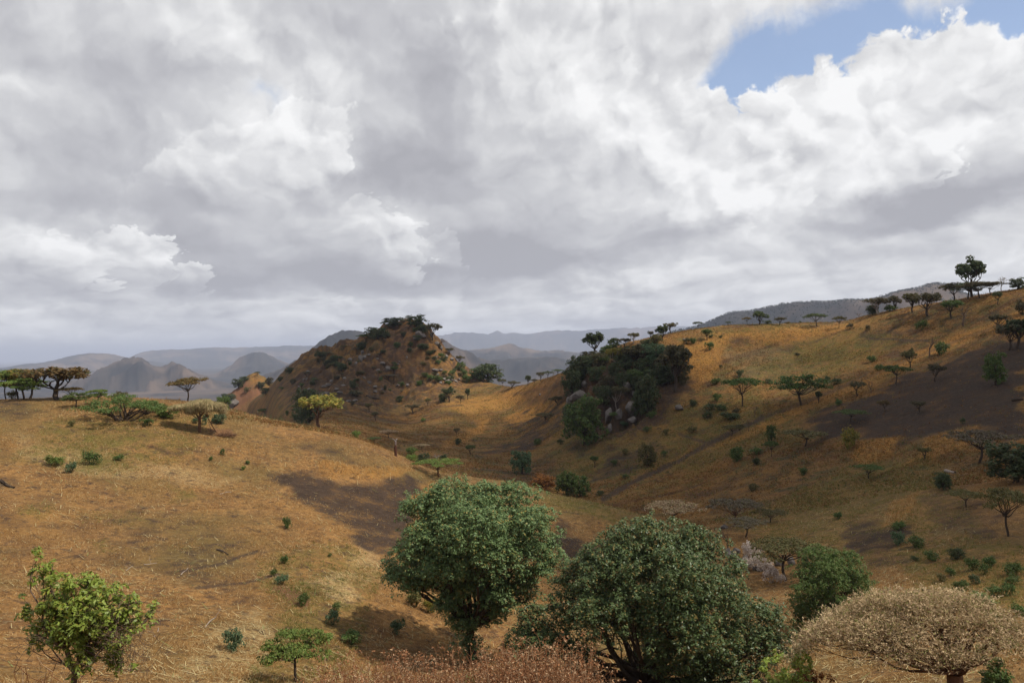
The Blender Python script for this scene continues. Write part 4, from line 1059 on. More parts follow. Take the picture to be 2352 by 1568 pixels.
# wooded rocky outcrop
plant_rows([
 ('B', 830, 390, 245, 225, 'tl', 'dark', 'tall dark two-lobed tree rising above the outcrop into the sky', {'var': 2}),
 ('B', 770, 475, 125, 190, 'rd', 'dbrown', 'brownish bush at the foot of the tall two-lobed outcrop tree'),
 ('B', 1050, 335, 132, 135, 'rd', 'dark', 'round dark tree on the outcrop skyline next to the two-lobed one'),
 ('B', 975, 410, 125, 140, 'rd', 'green', 'lighter green bush below the round skyline tree'),
 ('B', 1175, 300, 94, 126, 'op', 'dbrown', 'sparse brown tree on the outcrop skyline'),
 ('B', 1278, 258, 112, 115, 'op', 'olive', 'airy pale green tree on bent stem on the outcrop skyline', {'bark': BK_PALE}),
 ('B', 1465, 225, 100, 64, 'op', 'dbrown', 'narrow leaning tree at the top of the outcrop'),
 ('B', 1520, 265, 104, 115, 'rd', 'olive', 'olive bush between the trees at the top of the outcrop'),
 ('B', 1510, 510, 235, 270, 'rd', 'blue', 'big greyish green tree on the upper outcrop', {'var': 0}),
 ('B', 1300, 525, 245, 270, 'tl', 'dbrown', 'dark brownish tree behind the big greyish green one', {'var': 0}),
 ('B', 1750, 795, 485, 310, 'tl', 'dbrown', 'large dark tree with tall thick trunk at the grassy side of the outcrop', {'var': 3}),
 ('B', 1290, 745, 185, 205, 'rd', 'green', 'yellowish green rounded bush in the middle of the outcrop'),
 ('B', 705, 660, 250, 260, 'rd', 'dark', 'dark tree clump above the overhanging slab', {'var': 3}),
 ('B', 590, 850, 280, 190, 'rd', 'dark', 'dark tree hanging over the valley side of the overhanging slab'),
 ('B', 1430, 1065, 430, 250, 'rd', 'dark', 'tall dark green tree on the lower outcrop before the brown rocks', {'var': 2}),
 ('B', 1345, 1085, 300, 150, 'rd', 'dark', 'narrower dark tree hugging the tall one on the lower outcrop'),
 ('B', 940, 965, 225, 210, 'rd', 'dark', 'dark bush over the centre rocks of the outcrop'),
 ('B', 1080, 1000, 255, 170, 'op', 'dbrown', 'brown green tree with pale stem over the centre rocks', {'bark': BK_PALE}),
 ('B', 730, 1395, 525, 430, 'rd', 'green', 'large rounded green tree at the foot of the outcrop with leaning stems', {'var': 1}),
 ('B', 1062, 1135, 105, 116, 'op', 'green', 'small green tree beside the white rock face'),
 ('B', 1080, 545, 230, 180, 'op', 'yellow', 'yellowish thin tree with a leaning white trunk', {'bark': BK_PALE}),
 ('B', 940, 560, 150, 130, 'op', 'green', 'tiered light green bush on the outcrop shoulder'),
 ('B', 1640, 420, 130, 180, 'rd', 'dbrown', 'low dull bush along the top of the outcrop'),
 ('B', 1420, 330, 110, 120, 'rd', 'dark', 'dark bush under the narrow leaning tree'),
 ('B', 1180, 900, 150, 120, 'op', 'dbrown', 'thin brown tree among the centre rocks'),
 ('B', 420, 960, 110, 150, 'op', 'dbrown', 'dull brown shrub tree on the dark slope beside the slab'),
 ('B', 280, 1120, 80, 300, 'um', 'olive', 'flat straw-coloured acacia on the dark slope below the outcrop'),
 ('B', 1470, 1090, 70, 110, 'sh', 'green', 'light green bush at the toe of the lower outcrop trees'),
 ('B', 1160, 1190, 60, 110, 'sh', 'blue', 'bluish bush at the base of the white rock face'),
 ('B', 1940, 960, 70, 90, 'sh', 'dark', 'dark bush in the grass beside the lone pale boulder'),
 ('B', 90, 725, 105, 64, 'tl', 'dark', 'narrow dark tree on the saddle skyline'),
 ('B', 165, 718, 62, 60, 'op', 'dbrown', 'small open tree next to the narrow dark saddle tree'),
 ('B', 232, 685, 104, 100, 'op', 'dbrown', 'brown open tree on the saddle skyline'),
 ('B', 310, 645, 84, 118, 'um', 'dark', 'dark umbrella tree on the saddle skyline'),
 ('B', 425, 602, 60, 126, 'um', 'green', 'flat green acacia on the saddle skyline'),
 ('B', 370, 575, 62, 54, 'br', '', 'pale leafless tree behind the flat saddle acacia', {'bark': BK_PALE}),
 ('B', 590, 560, 90, 118, 'um', 'dark', 'dark flat acacia touching the valley edge of the outcrop'),
 ('B', 2095, 222, 115, 92, 'op', 'green', 'green small tree high on the orange shoulder next to the level crest'),
], 'trees on the wooded rocky outcrop', 180, 420)
plant_rows([
 ('B', 650, 905, 120, 190, 'rk', '', 'big pale overhanging slab of rock with a dark hollow beneath', {'var': 0}),
 ('B', 550, 975, 120, 70, 'rk', '', 'upright grey rock under the overhanging slab', {'var': 1}),
 ('B', 1000, 1145, 165, 110, 'rk', '', 'whitish rock face at the foot of the outcrop', {'var': 2}),
 ('B', 1010, 1260, 100, 66, 'rk', '', 'narrow pale rock below the whitish rock face', {'var': 3}),
 ('B', 1250, 1060, 150, 140, 'rk', '', 'mottled dark rock between the lower outcrop trees', {'var': 1}),
 ('B', 1262, 1150, 70, 110, 'rk', '', 'brown rock at the toe of the mottled dark one', {'var': 0}),
 ('B', 1185, 790, 100, 90, 'rk', '', 'grey rock in the middle of the wooded outcrop', {'var': 3}),
 ('B', 1280, 855, 60, 60, 'rk', '', 'small light rock above the mottled dark one', {'var': 2}),
 ('B', 1785, 1005, 60, 90, 'rk', '', 'lone pinkish boulder in the grass beyond the outcrop trees', {'var': 0}),
 ('B', 720, 750, 70, 66, 'rk', '', 'grey rock under the dark tree clump above the slab', {'var': 1}),
 ('B', 1570, 685, 60, 70, 'rk', '', 'pinkish rock beside the tall thick trunk of the outcrop', {'var': 2}),
 ('B', 1110, 1120, 130, 80, 'rk', '', 'shadowed rock between the white face and mottled rock', {'var': 3}),
 ('B', 225, 845, 24, 30, 'rk', '', 'small stone on the dark slope below the saddle trees', {'var': 2}),
 ('B', 1840, 220, 14, 40, 'rk', '', 'white flat stone on the orange shoulder', {'var': 2}),
], 'rocks of the wooded outcrop', 180, 420)

plant_rows([('B', x, y, h, w, k, m, 'dark tree in the unbroken thicket covering the steep wooded outcrop') for x, y, h, w, k, m in [
 (900, 520, 150, 170, 'rd', 'dbrown'), (1180, 560, 180, 190, 'rd', 'dark'), (1060, 640, 160, 170, 'rd', 'dark'), (860, 700, 180, 170, 'rd', 'dark'), (640, 740, 200, 170, 'rd', 'dark'), (980, 800, 180, 190, 'rd', 'dbrown'), (1140, 760, 170, 170, 'rd', 'dark'), (1400, 640, 200, 190, 'rd', 'dark'),
 (1500, 760, 200, 190, 'rd', 'dark'), (1600, 600, 200, 190, 'rd', 'dbrown'), (1660, 720, 240, 200, 'rd', 'dark'), (560, 1120, 170, 150, 'rd', 'dark'), (640, 1250, 260, 220, 'rd', 'dark'),
 (1360, 800, 170, 170, 'rd', 'dark'), (760, 560, 160, 180, 'rd', 'dark'), (1240, 420, 130, 150, 'rd', 'dark'), (1380, 470, 140, 160, 'rd', 'dbrown'), (1090, 450, 100, 150, 'rd', 'dark'), (1820, 720, 200, 130, 'rd', 'dbrown'), (1700, 560, 200, 200, 'rd', 'dark'), (600, 640, 130, 150, 'rd', 'dbrown')]],
 'thicket on the wooded outcrop', 180, 420)
# rocky conical hill
plant_rows([
 ('2', 1590, 195, 84, 118, 'rd', 'dark', 'dark tree crowning the very summit of the conical hill'),
 ('2', 1420, 195, 64, 150, 'rd', 'dark', 'spreading dark tree just beside the summit of the conical hill'),
 ('2', 1310, 288, 84, 140, 'rd', 'dark', 'dark round bush on the shoulder below the summit'),
 ('2', 1215, 318, 64, 110, 'um', 'green', 'green acacia on the shoulder edge of the conical hill'),
 ('2', 1190, 368, 56, 90, 'rd', 'dark', 'dark bush under the green shoulder acacia'),
 ('2', 1710, 295, 124, 130, 'op', 'dbrown', 'grey brown leafless-looking tree on the steep side of the summit'),
 ('2', 1755, 345, 60, 80, 'br', '', 'bare twiggy tree below the grey brown summit tree'),
 ('2', 1640, 240, 60, 80, 'rd', 'dark', 'dark bush just under the summit tree'),
 ('2', 1835, 400, 48, 62, 'op', 'dbrown', 'small brown tree on the steep skyline of the conical hill'),
 ('2', 1905, 455, 56, 56, 'op', 'dbrown', 'grey shrub tree lower on the steep skyline of the conical hill'),
 ('2', 1060, 356, 22, 54, 'um', 'dark', 'tiny flat acacia on the long shoulder skyline'),
 ('2', 866, 384, 16, 28, 'um', 'dark', 'smallest flat acacia at the far end of the long shoulder skyline'),
 ('2', 658, 540, 44, 52, 'rd', 'dark', 'dark tree on the lower skyline flank of the conical hill'),
 ('2', 590, 598, 32, 34, 'rd', 'dark', 'dark bush lowest on the skyline flank of the conical hill'),
 ('2', 1912, 518, 62, 64, 'rd', 'green', 'green tree above the stony patch near the saddle'),
 ('2', 2115, 602, 132, 200, 'rd', 'dark', 'big rounded dark tree standing on the saddle skyline', {'var': 0}),
 ('2', 2050, 575, 72, 112, 'rd', 'green', 'smaller green tree pressed against the big saddle tree'),
 ('2', 2225, 636, 56, 60, 'um', 'dbrown', 'brown flat tree on the dip of the saddle'),
 ('2', 2295, 646, 52, 84, 'op', 'dbrown', 'wispy tree on the dip of the saddle beside the brown flat one'),
 ('2', 1832, 748, 112, 78, 'tl', 'dark', 'tallest dark tree of the small group under the saddle'),
 ('2', 1785, 748, 62, 74, 'rd', 'dark', 'squat dark tree in the small group under the saddle'),
 ('2', 1968, 732, 82, 38, 'tl', 'dark', 'narrow dark columnar tree under the saddle'),
 ('2', 1915, 757, 60, 54, 'op', 'dbrown', 'dull tree between the columnar tree and the small group'),
 ('2', 1468, 752, 48, 50, 'rd', 'dark', 'solitary dark bush mid-slope on the conical hill'),
 ('2', 1675, 782, 62, 48, 'op', 'olive', 'thin olive sapling on the lower conical hill'),
 ('2', 1570, 832, 64, 84, 'op', 'dbrown', 'dull open tree low on the conical hill'),
 ('2', 1240, 822, 62, 54, 'op', 'olive', 'pale thin sapling above the dark valley strip'),
 ('2', 1300, 802, 52, 34, 'br', '', 'bare upright sapling beside the pale thin one'),
 ('2', 1290, 884, 62, 54, 'op', 'dbrown', 'dull brown sapling in the valley grass'),
 ('2', 1640, 892, 28, 44, 'sh', 'bright', 'bright green low shrub on the dark valley strip'),
 ('2', 1895, 1062, 46, 48, 'rd', 'dark', 'small dark bush on the valley floor'),
 ('2', 1985, 1132, 68, 80, 'op', 'green', 'small green stemmed tree on the valley floor'),
 ('2', 1885, 992, 52, 54, 'op', 'dbrown', 'dull bush above the small dark valley bush'),
 ('2', 1125, 652, 62, 44, 'rd', 'dark', 'dark bush halfway up the shaded face of the conical hill'),
 ('2', 1450, 350, 40, 50, 'rd', 'green', 'small green tree on the face under the summit'),
 ('2', 1430, 545, 56, 54, 'op', 'green', 'green sapling on the face of the conical hill below the stones'),
 ('2', 1390, 590, 44, 110, 'um', 'grey', 'dry flat bush on the path across the conical hill'),
 ('2', 1150, 705, 44, 90, 'sh', 'dbrown', 'brown bush clump above the yellow tree'),
 ('2', 800, 905, 235, 165, 'rd', 'dark', 'tall dark green tree behind the yellow green one', {'var': 3}),
 ('2', 748, 910, 110, 100, 'rd', 'dark', 'low dark bush at the base of the tall dark green tree'),
 ('2', 880, 942, 232, 280, 'op', 'yellow', 'large yellow green tree with reddish trunk at the edge of the near hill', {'var': 2, 'bark': BK_RED}),
 ('2', 470, 852, 50, 96, 'um', 'green', 'light green low acacia below the red hill'),
 ('2', 1150, 1012, 52, 74, 'sh', 'bright', 'bright green shrub on the edge of the near hill'),
 ('2', 1285, 1044, 36, 96, 'um', 'green', 'flat green shrub on the near hill edge before the dead trunk'),
 ('2', 1555, 1137, 56, 96, 'sh', 'bright', 'leafy green shrub on the near hill edge beyond the dead trunk'),
 ('2', 1385, 1012, 60, 128, 'um', 'pale', 'pale dry flat acacia just behind the dead trunk'),
 ('2', 1630, 1092, 34, 116, 'um', 'pale', 'pale straw umbrella bush on the valley floor'),
 ('2', 1640, 1192, 62, 96, 'rd', 'dark', 'dark bush with a white stem at the valley floor'),
 ('2', 1742, 1184, 52, 60, 'br', '', 'white leafless tree on the valley floor', {'bark': BK_PALE}),
 ('2', 1790, 1170, 40, 60, 'sh', 'dark', 'dark shrub behind the white leafless valley tree'),
], 'trees on and under the conical hill', 100, 760)
plant_rows([('2', x, y, h, w, 'rd', 'dark', 'dark bush dotting the broken upper face of the conical hill') for x, y, h, w in [
 (985, 455, 46, 66), (1040, 520, 56, 70), (900, 420, 40, 90), (1000, 490, 40, 50), (1500, 270, 36, 54), (1690, 400, 30, 50), (1600, 300, 40, 60), (1540, 380, 30, 40), (1720, 440, 26, 40), (1790, 450, 34, 50), (1640, 360, 40, 70), (940, 480, 40, 60), (1340, 390, 24, 36)]],
 'bushes on the face of the conical hill', 380, 760)
plant_rows([('2', x, y, h, w, 'sh', 'green', 'low green bush growing among the stones near the saddle') for x, y, h, w in [
 (1750, 600, 50, 80), (1700, 590, 44, 70), (1850, 560, 46, 56), (1960, 606, 60, 80), (1800, 545, 30, 40), (1940, 560, 60, 60), (1830, 620, 30, 60)]],
 'bushes among the stones near the saddle', 280, 700)
plant_rows([('2', x, y, h, w, 'rk', '', 'grey stone in the stony patch near the saddle', {'sink': .25}) for x, y, h, w in [
 (1740, 520, 22, 40), (1790, 585, 20, 36), (1820, 600, 24, 44), (1850, 590, 18, 30), (1880, 605, 20, 34), (1765, 610, 18, 30), (1905, 585, 16, 26), (1830, 570, 14, 24), (1720, 512, 14, 30), (1770, 516, 14, 30)]],
 'stones near the saddle', 280, 700)
plant_rows([('2', x, y, h, w, 'rk', '', 'pale rock showing on the broken face of the conical hill', {'sink': .3}) for x, y, h, w in [
 (1575, 225, 34, 30), (1610, 255, 40, 50), (1640, 270, 36, 44), (1590, 290, 30, 60), (1700, 270, 40, 34), (1740, 330, 40, 40), (1770, 360, 36, 34), (1195, 390, 30, 28), (1180, 440, 50, 40), (1210, 425, 30, 40), (1150, 470, 28, 30), (1100, 440, 24, 30),
 (1340, 470, 26, 40), (1380, 500, 24, 36), (1310, 520, 22, 34), (1060, 580, 24, 34), (970, 600, 24, 30), (940, 625, 24, 40), (1000, 660, 22, 34), (930, 690, 24, 36), (1290, 640, 22, 34), (1340, 660, 20, 30), (1240, 610, 22, 30), (1620, 180, 30, 34), (1560, 180, 26, 40), (1810, 420, 30, 30), (1850, 440, 30, 34), (900, 700, 26, 30), (800, 660, 20, 30), (790, 530, 20, 30)]],
 'rocks on the conical hill', 350, 760)
plant_rows([
 ('2', 285, 642, 56, 66, 'rd', 'dark', 'dark tree on the skyline flank of the small red hill'),
 ('2', 325, 600, 36, 60, 'rd', 'dark', 'dark bush higher on the skyline of the small red hill'),
 ('2', 423, 560, 32, 44, 'um', 'dark', 'dark flat tree crowning the small red hill'),
 ('2', 510, 625, 52, 46, 'rd', 'dbrown', 'dull bush on the far flank of the small red hill'),
 ('2', 482, 695, 46, 64, 'rd', 'dark', 'dark bush in the notch beside the small red hill'),
 ('2', 446, 645, 40, 50, 'rd', 'dark', 'dark green bush on the broken side of the small red hill'),
 ('2', 225, 742, 46, 70, 'rd', 'dark', 'dark bush at the foot of the small red hill'),
 ('2', 185, 675, 20, 50, 'sh', 'dark', 'low scrub on the foot of the small red hill skyline'),
 ('2', 345, 680, 40, 40, 'sh', 'olive', 'small shrub on the bare red soil of the small hill'),
], 'trees on the small red hill', 600, 1100)
plant_rows([('2', x, y, h, w, 'rk', '', 'grey rock in the gully below the small red hill') for x, y, h, w in [(235, 790, 50, 40), (265, 770, 40, 40), (245, 760, 30, 30), (220, 770, 40, 30)]],
 'gully rocks below the red hill', 300, 1100)

gq = np.random.default_rng(17)
def scatter(n, poly_box, row):
    out = []
    while len(out) < n:
        x = gq.uniform(poly_box[0], poly_box[2]); y = gq.uniform(poly_box[1], poly_box[3])
        lo_y = np.interp(x, [300, 640, 900, 1200, 1500, 1620, 1750, 1900, 2000], [820, 560, 400, 330, 170, 160, 300, 470, 560])
        hi_y = np.interp(x, [300, 640, 900, 1200, 1500, 1700, 2000], [900, 850, 840, 820, 700, 620, 590])
        if lo_y + 14 < y < hi_y: out.append(row(x, y))
    return out
plant_rows(scatter(64, (520, 150, 1950, 850), lambda x, y: ('2', x, y, gq.uniform(14, 40), gq.uniform(22, 60), gq.choice(['rd', 'sh', 'sh', 'op']), str(gq.choice(['dark', 'dbrown', 'green', 'olive'])), 'low scrub bush scattered over the rocky slopes of the conical hill')),
 'scrub scattered over the conical hill', 330, 760)
plant_rows(scatter(26, (700, 170, 1900, 760), lambda x, y: ('2', x, y, gq.uniform(10, 26), gq.uniform(14, 44), 'rk', '', 'loose boulder lying among the scrub of the conical hill', {'sink': .35})),
 'boulders among the scrub of the conical hill', 330, 760)
# valley floor and lower far slope
plant_rows([
 ('3', 165, 1275, 165, 135, 'rd', 'blue', 'dark bluish green round tree on the valley slope', {'var': 2}),
 ('3', 315, 1398, 115, 145, 'rd', 'orange', 'orange rust-coloured bush beside the twin green trees'),
 ('3', 490, 1432, 170, 140, 'rd', 'green', 'taller of two green trees by the gully', {'var': 1}),
 ('3', 592, 1444, 155, 130, 'rd', 'green', 'smaller and yellower of two green trees by the gully', {'var': 3}),
 ('3', 1090, 1222, 155, 115, 'rd', 'olive', 'olive tree with bright lower leaves on the open slope'),
 ('3', 695, 1232, 88, 60, 'op', 'green', 'thin green sapling on the open slope below the outcrop'),
 ('3', 845, 1212, 42, 64, 'sh', 'green', 'green shrub between the sapling and the olive tree'),
 ('3', 1205, 1146, 40, 44, 'sh', 'green', 'green shrub uphill of the olive tree'),
 ('3', 922, 1132, 42, 64, 'sh', 'olive', 'dull shrub above the olive tree in pale grass'),
 ('3', 1410, 975, 46, 70, 'sh', 'olive', 'dull green shrub at the top of the short branch track'),
 ('3', 1080, 968, 40, 60, 'sh', 'green', 'green shrub below the lower outcrop trees'),
 ('3', 1220, 990, 44, 60, 'sh', 'olive', 'olive shrub in pale grass below the outcrop'),
 ('3', 445, 1060, 40, 60, 'sh', 'dark', 'dark shrub in the grass before the large rounded outcrop tree'),
 ('3', 275, 1062, 44, 60, 'sh', 'green', 'green shrub on the pale grass strip across the valley'),
 ('3', 920, 1310, 36, 60, 'sh', 'green', 'low green shrub just above the gully'),
 ('3', 735, 1435, 36, 60, 'sh', 'dark', 'dark low bush beside the lower gully'),
 ('3', 1885, 1205, 34, 50, 'sh', 'dark', 'dark small shrub near the fresh green bush'),
 ('3', 2230, 1275, 44, 56, 'sh', 'green', 'green shrub low in the brown grass slope'),
 ('3', 1850, 1400, 50, 90, 'sh', 'olive', 'spreading dull shrub low in the brown grass slope'),
 ('7', 1340, 338, 170, 390, 'um', 'pale', 'straw-coloured flat acacia on a red trunk behind the rounded dark tree', {'var': 3, 'bark': BK_RED}),
 ('7', 1800, 358, 190, 360, 'um', 'grey', 'grey leafless umbrella acacia beyond the straw-coloured one', {'var': 1, 'bark': BK_RED}),
 ('7', 2215, 775, 280, 600, 'um', 'olive', 'olive umbrella acacia on one dark trunk above the rock pile', {'var': 0, 'r1': 130}),
 ('7', 1762, 530, 130, 100, 'br', '', 'small crooked leafless tree by the rock pile', {'r1': 150}),
 ('7', 1900, 440, 130, 300, 'um', 'grey', 'low brownish grey umbrella crown behind the rock pile', {'var': 2}),
 ('7', 2080, 330, 90, 240, 'um', 'olive', 'faint olive flat-topped crown uphill of the rock pile'),
 ('8', 1890, 535, 240, 300, 'um', 'olive', 'thin olive umbrella tree standing at the edge of the lower slope', {'var': 2}),
 ('8', 1590, 330, 90, 190, 'um', 'olive', 'low straw green acacia above the thin olive umbrella tree'),
 ('8', 1115, 595, 74, 84, 'sh', 'blue', 'bluish green bush beside the dark soil patch'),
 ('8', 1235, 615, 62, 106, 'sh', 'green', 'wider green bush beside the bluish one near the dark soil patch'),
 ('8', 1110, 490, 50, 80, 'sh', 'green', 'light green bush above the dark soil patch'),
 ('8', 1525, 694, 56, 66, 'rd', 'dark', 'round dark shrub in the middle of the low green grass'),
 ('8', 1430, 210, 90, 76, 'rd', 'dark', 'dark bush with a stem under the fallen log'),
 ('8', 690, 415, 50, 60, 'sh', 'green', 'green bush by the orange grass streak'),
], 'trees and bushes on the lower far slope', 80, 300)
plant_rows([('8', x, y, h, w, 'sh', m, 'green shrub scattered in the grass above the pale domed acacia') for x, y, h, w, m in [
 (1640, 775, 70, 80, 'green'), (1910, 805, 62, 106, 'green'), (1755, 745, 56, 66, 'green'), (1720, 805, 60, 60, 'green'), (1920, 875, 50, 80, 'green'), (1350, 705, 50, 90, 'green'), (1655, 870, 50, 60, 'dark'), (1780, 960, 60, 90, 'green'), (1550, 920, 60, 90, 'green'), (1700, 1020, 70, 120, 'green'), (1880, 950, 60, 80, 'green'), (1230, 710, 30, 50, 'dark'), (1960, 1100, 60, 80, 'green'), (1480, 810, 40, 60, 'green'), (1420, 850, 40, 60, 'olive')]],
 'shrubs in the grass above the pale acacia', 50, 200)
plant_rows([('7', x, y, h, w, 'rk', '', 'pale stone in the rock pile behind the rounded dark tree', {'sink': .2}) for x, y, h, w in [
 (1800, 600, 66, 84), (1860, 645, 50, 70), (1930, 670, 56, 80), (1760, 560, 40, 60), (1990, 690, 44, 70), (1830, 560, 44, 60), (2050, 700, 40, 60), (1900, 610, 40, 50), (2160, 660, 60, 60), (2255, 650, 66, 60), (1960, 640, 30, 44), (1730, 370, 36, 50), (2100, 720, 30, 50)]],
 'stones of the rock pile', 60, 150)
plant_rows([('7', x, y, h, w, 'sh', 'fluff', 'leafless plant covered in pale fluffy seed heads by the rock pile') for x, y, h, w in [
 (1940, 640, 150, 110), (2000, 700, 130, 120), (2060, 740, 120, 110), (1900, 690, 90, 100), (2100, 790, 110, 120), (1985, 620, 90, 90), (2170, 790, 60, 70)]],
 'seed-head plants by the rock pile', 60, 150)

# near hill
plant_rows([
 ('A', 60, 388, 205, 215, 'um', 'bright', 'outermost flat acacia of the dense grove on the near crest', {'var': 0}),
 ('A', 175, 376, 212, 235, 'u2', 'yellow', 'yellowish tiered acacia in the middle of the crest grove', {'var': 1}),
 ('A', 290, 366, 205, 170, 'op', 'dark', 'darker acacia at the inner side of the crest grove'),
 ('A', 225, 384, 150, 330, 'u2', 'bright', 'low spreading bright green acacia before the crest grove', {'var': 3}),
 ('A', -30, 388, 190, 200, 'um', 'green', 'green acacia of the crest grove cut by the photo edge'),
 ('A', 575, 388, 240, 385, 'op', 'brown', 'vase-shaped acacia with brown green crown on two dark limbs', {'var': 1}),
 ('A', 690, 392, 96, 170, 'um', 'brown', 'small flat yellowish acacia next to the vase-shaped one'),
 ('A', 750, 465, 112, 180, 'u2', 'green', 'low green acacia bush below the small flat one'),
 ('A', 965, 442, 122, 150, 'u2', 'bright', 'upright green acacia bush behind the large thorn bush'),
 ('A', 1172, 374, 54, 112, 'sh', 'olive', 'olive shrub on the crest against the plain'),
 ('A', 1252, 384, 66, 62, 'br', '', 'leafless twig tree on the crest beside the olive shrub'),
 ('A', 1215, 590, 205, 570, 'lo', 'green', 'large low green thorn bush spreading on the near hill', {'var': 0}),
 ('A', 1440, 530, 105, 190, 'lo', 'green', 'smaller thorn bush joined to the large low one', {'var': 1}),
 ('A', 1635, 562, 94, 146, 'rd', 'bright', 'rounded green bush between the thorn bush and the hay tree'),
 ('A', 1562, 510, 62, 120, 'sh', 'olive', 'dull shrub behind the rounded green bush'),
 ('A', 2142, 622, 84, 112, 'rd', 'blue', 'bluish green bush on the far side of the hay tree'),
 ('A', 2012, 634, 90, 58, 'sh', 'blue', 'small bluish bush behind the hay tree trunk'),
 ('A', 1920, 620, 60, 60, 'sh', 'blue', 'small bluish bush on the shaded side of the hay tree trunk'),
 ('A', 2195, 475, 105, 120, 'rd', 'green', 'leafy green bush rising behind the hay tree crown'),
 ('A', 1445, 640, 60, 110, 'sh', 'green', 'dull green herb below the smaller thorn bush'),
 ('A', 700, 650, 46, 60, 'sh', 'olive', 'olive herb in the short grass below the low acacias'),
 ('1', 600, 1468, 70, 84, 'sh', 'green', 'tallest green herb of the two in the short grass'),
 ('1', 462, 1518, 54, 56, 'sh', 'blue', 'bluish green herb alone in the short grass'),
 ('1', 355, 1475, 56, 84, 'sh', 'bright', 'bright green herb clump in the short grass'),
 ('1', 775, 1440, 34, 50, 'sh', 'green', 'small green herb on the bare patch of the near hill'),
 ('1', 1452, 1402, 36, 28, 'sh', 'green', 'small green seedling below the hay tree'),
 ('1', 1380, 1440, 24, 28, 'sh', 'green', 'smaller green seedling below the hay tree'),
 ('1', 1590, 1500, 22, 30, 'sh', 'bright', 'low bright seedling in the stubble downhill of the hay tree'),
 ('1', 1618, 1462, 22, 26, 'sh', 'green', 'tiny green seedling in the stubble downhill of the hay tree'),
 ('5', 1985, 472, 72, 54, 'sh', 'green', 'leafy seedling on the bank of the dark ploughed strip'),
 ('5', 1968, 714, 58, 56, 'sh', 'green', 'rounded green seedling in the straw midway down the near field'),
 ('5', 1893, 802, 52, 42, 'sh', 'green', 'small seedling just below the rounded one in the straw'),
 ('5', 1948, 856, 62, 96, 'sh', 'blue', 'feathery bluish shrub above the red soil patch'),
 ('5', 2090, 1004, 80, 90, 'sh', 'green', 'green shrub with thin stem below the red soil patch'),
 ('5', 2300, 1135, 94, 100, 'sh', 'blue', 'bluish feathery bush next to the tree shadow'),
 ('5', 2330, 1045, 60, 70, 'sh', 'green', 'green bush above the bluish feathery one at the tree shadow'),
 ('5', 1615, 1312, 124, 136, 'sh', 'blue', 'large feathery blue green bush low in the near field'),
 ('5', 2282, 668, 26, 28, 'sh', 'green', 'tiny seedling beside the straw heap'),
 ('5', 1712, 28, 22, 30, 'sh', 'green', 'tiny seedling at the top of the brown field'),
 ('5', 2050, 1540, 330, 400, 'u2', 'bright', 'young light green tree on a bent thin stem at the bottom of the field', {'var': 3, 'r1': 90}),
 ('6', 200, 1320, 90, 130, 'sh', 'green', 'dark leafy bush inside the shadow of the tall dark tree'),
 ('6', 500, 1250, 90, 100, 'sh', 'blue', 'bluish bush in the deepest part of the tree shadow'),
 ('6', 620, 1075, 110, 130, 'sh', 'olive', 'olive bush at the upper rim of the tree shadow'),
 ('6', 700, 1110, 90, 90, 'sh', 'yellow', 'yellow green bush near the trunk of the tall dark tree'),
 ('6', 590, 100, 40, 80, 'sh', 'bright', 'low leafy shrub on the hill edge above the bright umbrella acacia'),
], 'trees and shrubs of the near hill', 44, 176)
# bright flat acacia below the hill edge and the leaning one on the crest
plant_rows([
 ('2', 1762, 1300, 128, 310, 'um', 'bright', 'vivid green flat umbrella acacia showing above the tall dark tree', {'var': 1, 'bark': BK_RED, 'r1': 154}),
 ('A', 1840, 404, 198, 335, 'um', 'brown', 'brown umbrella acacia with a tilted flat crown alone on the crest', {'var': 2, 'lean': (0.0, -0.10)}),
 ('1', 80, 1030, 40, 60, 'sh', 'olive', 'dull bush under the crest grove'),
], 'umbrella acacias of the near hill', 44, 176)

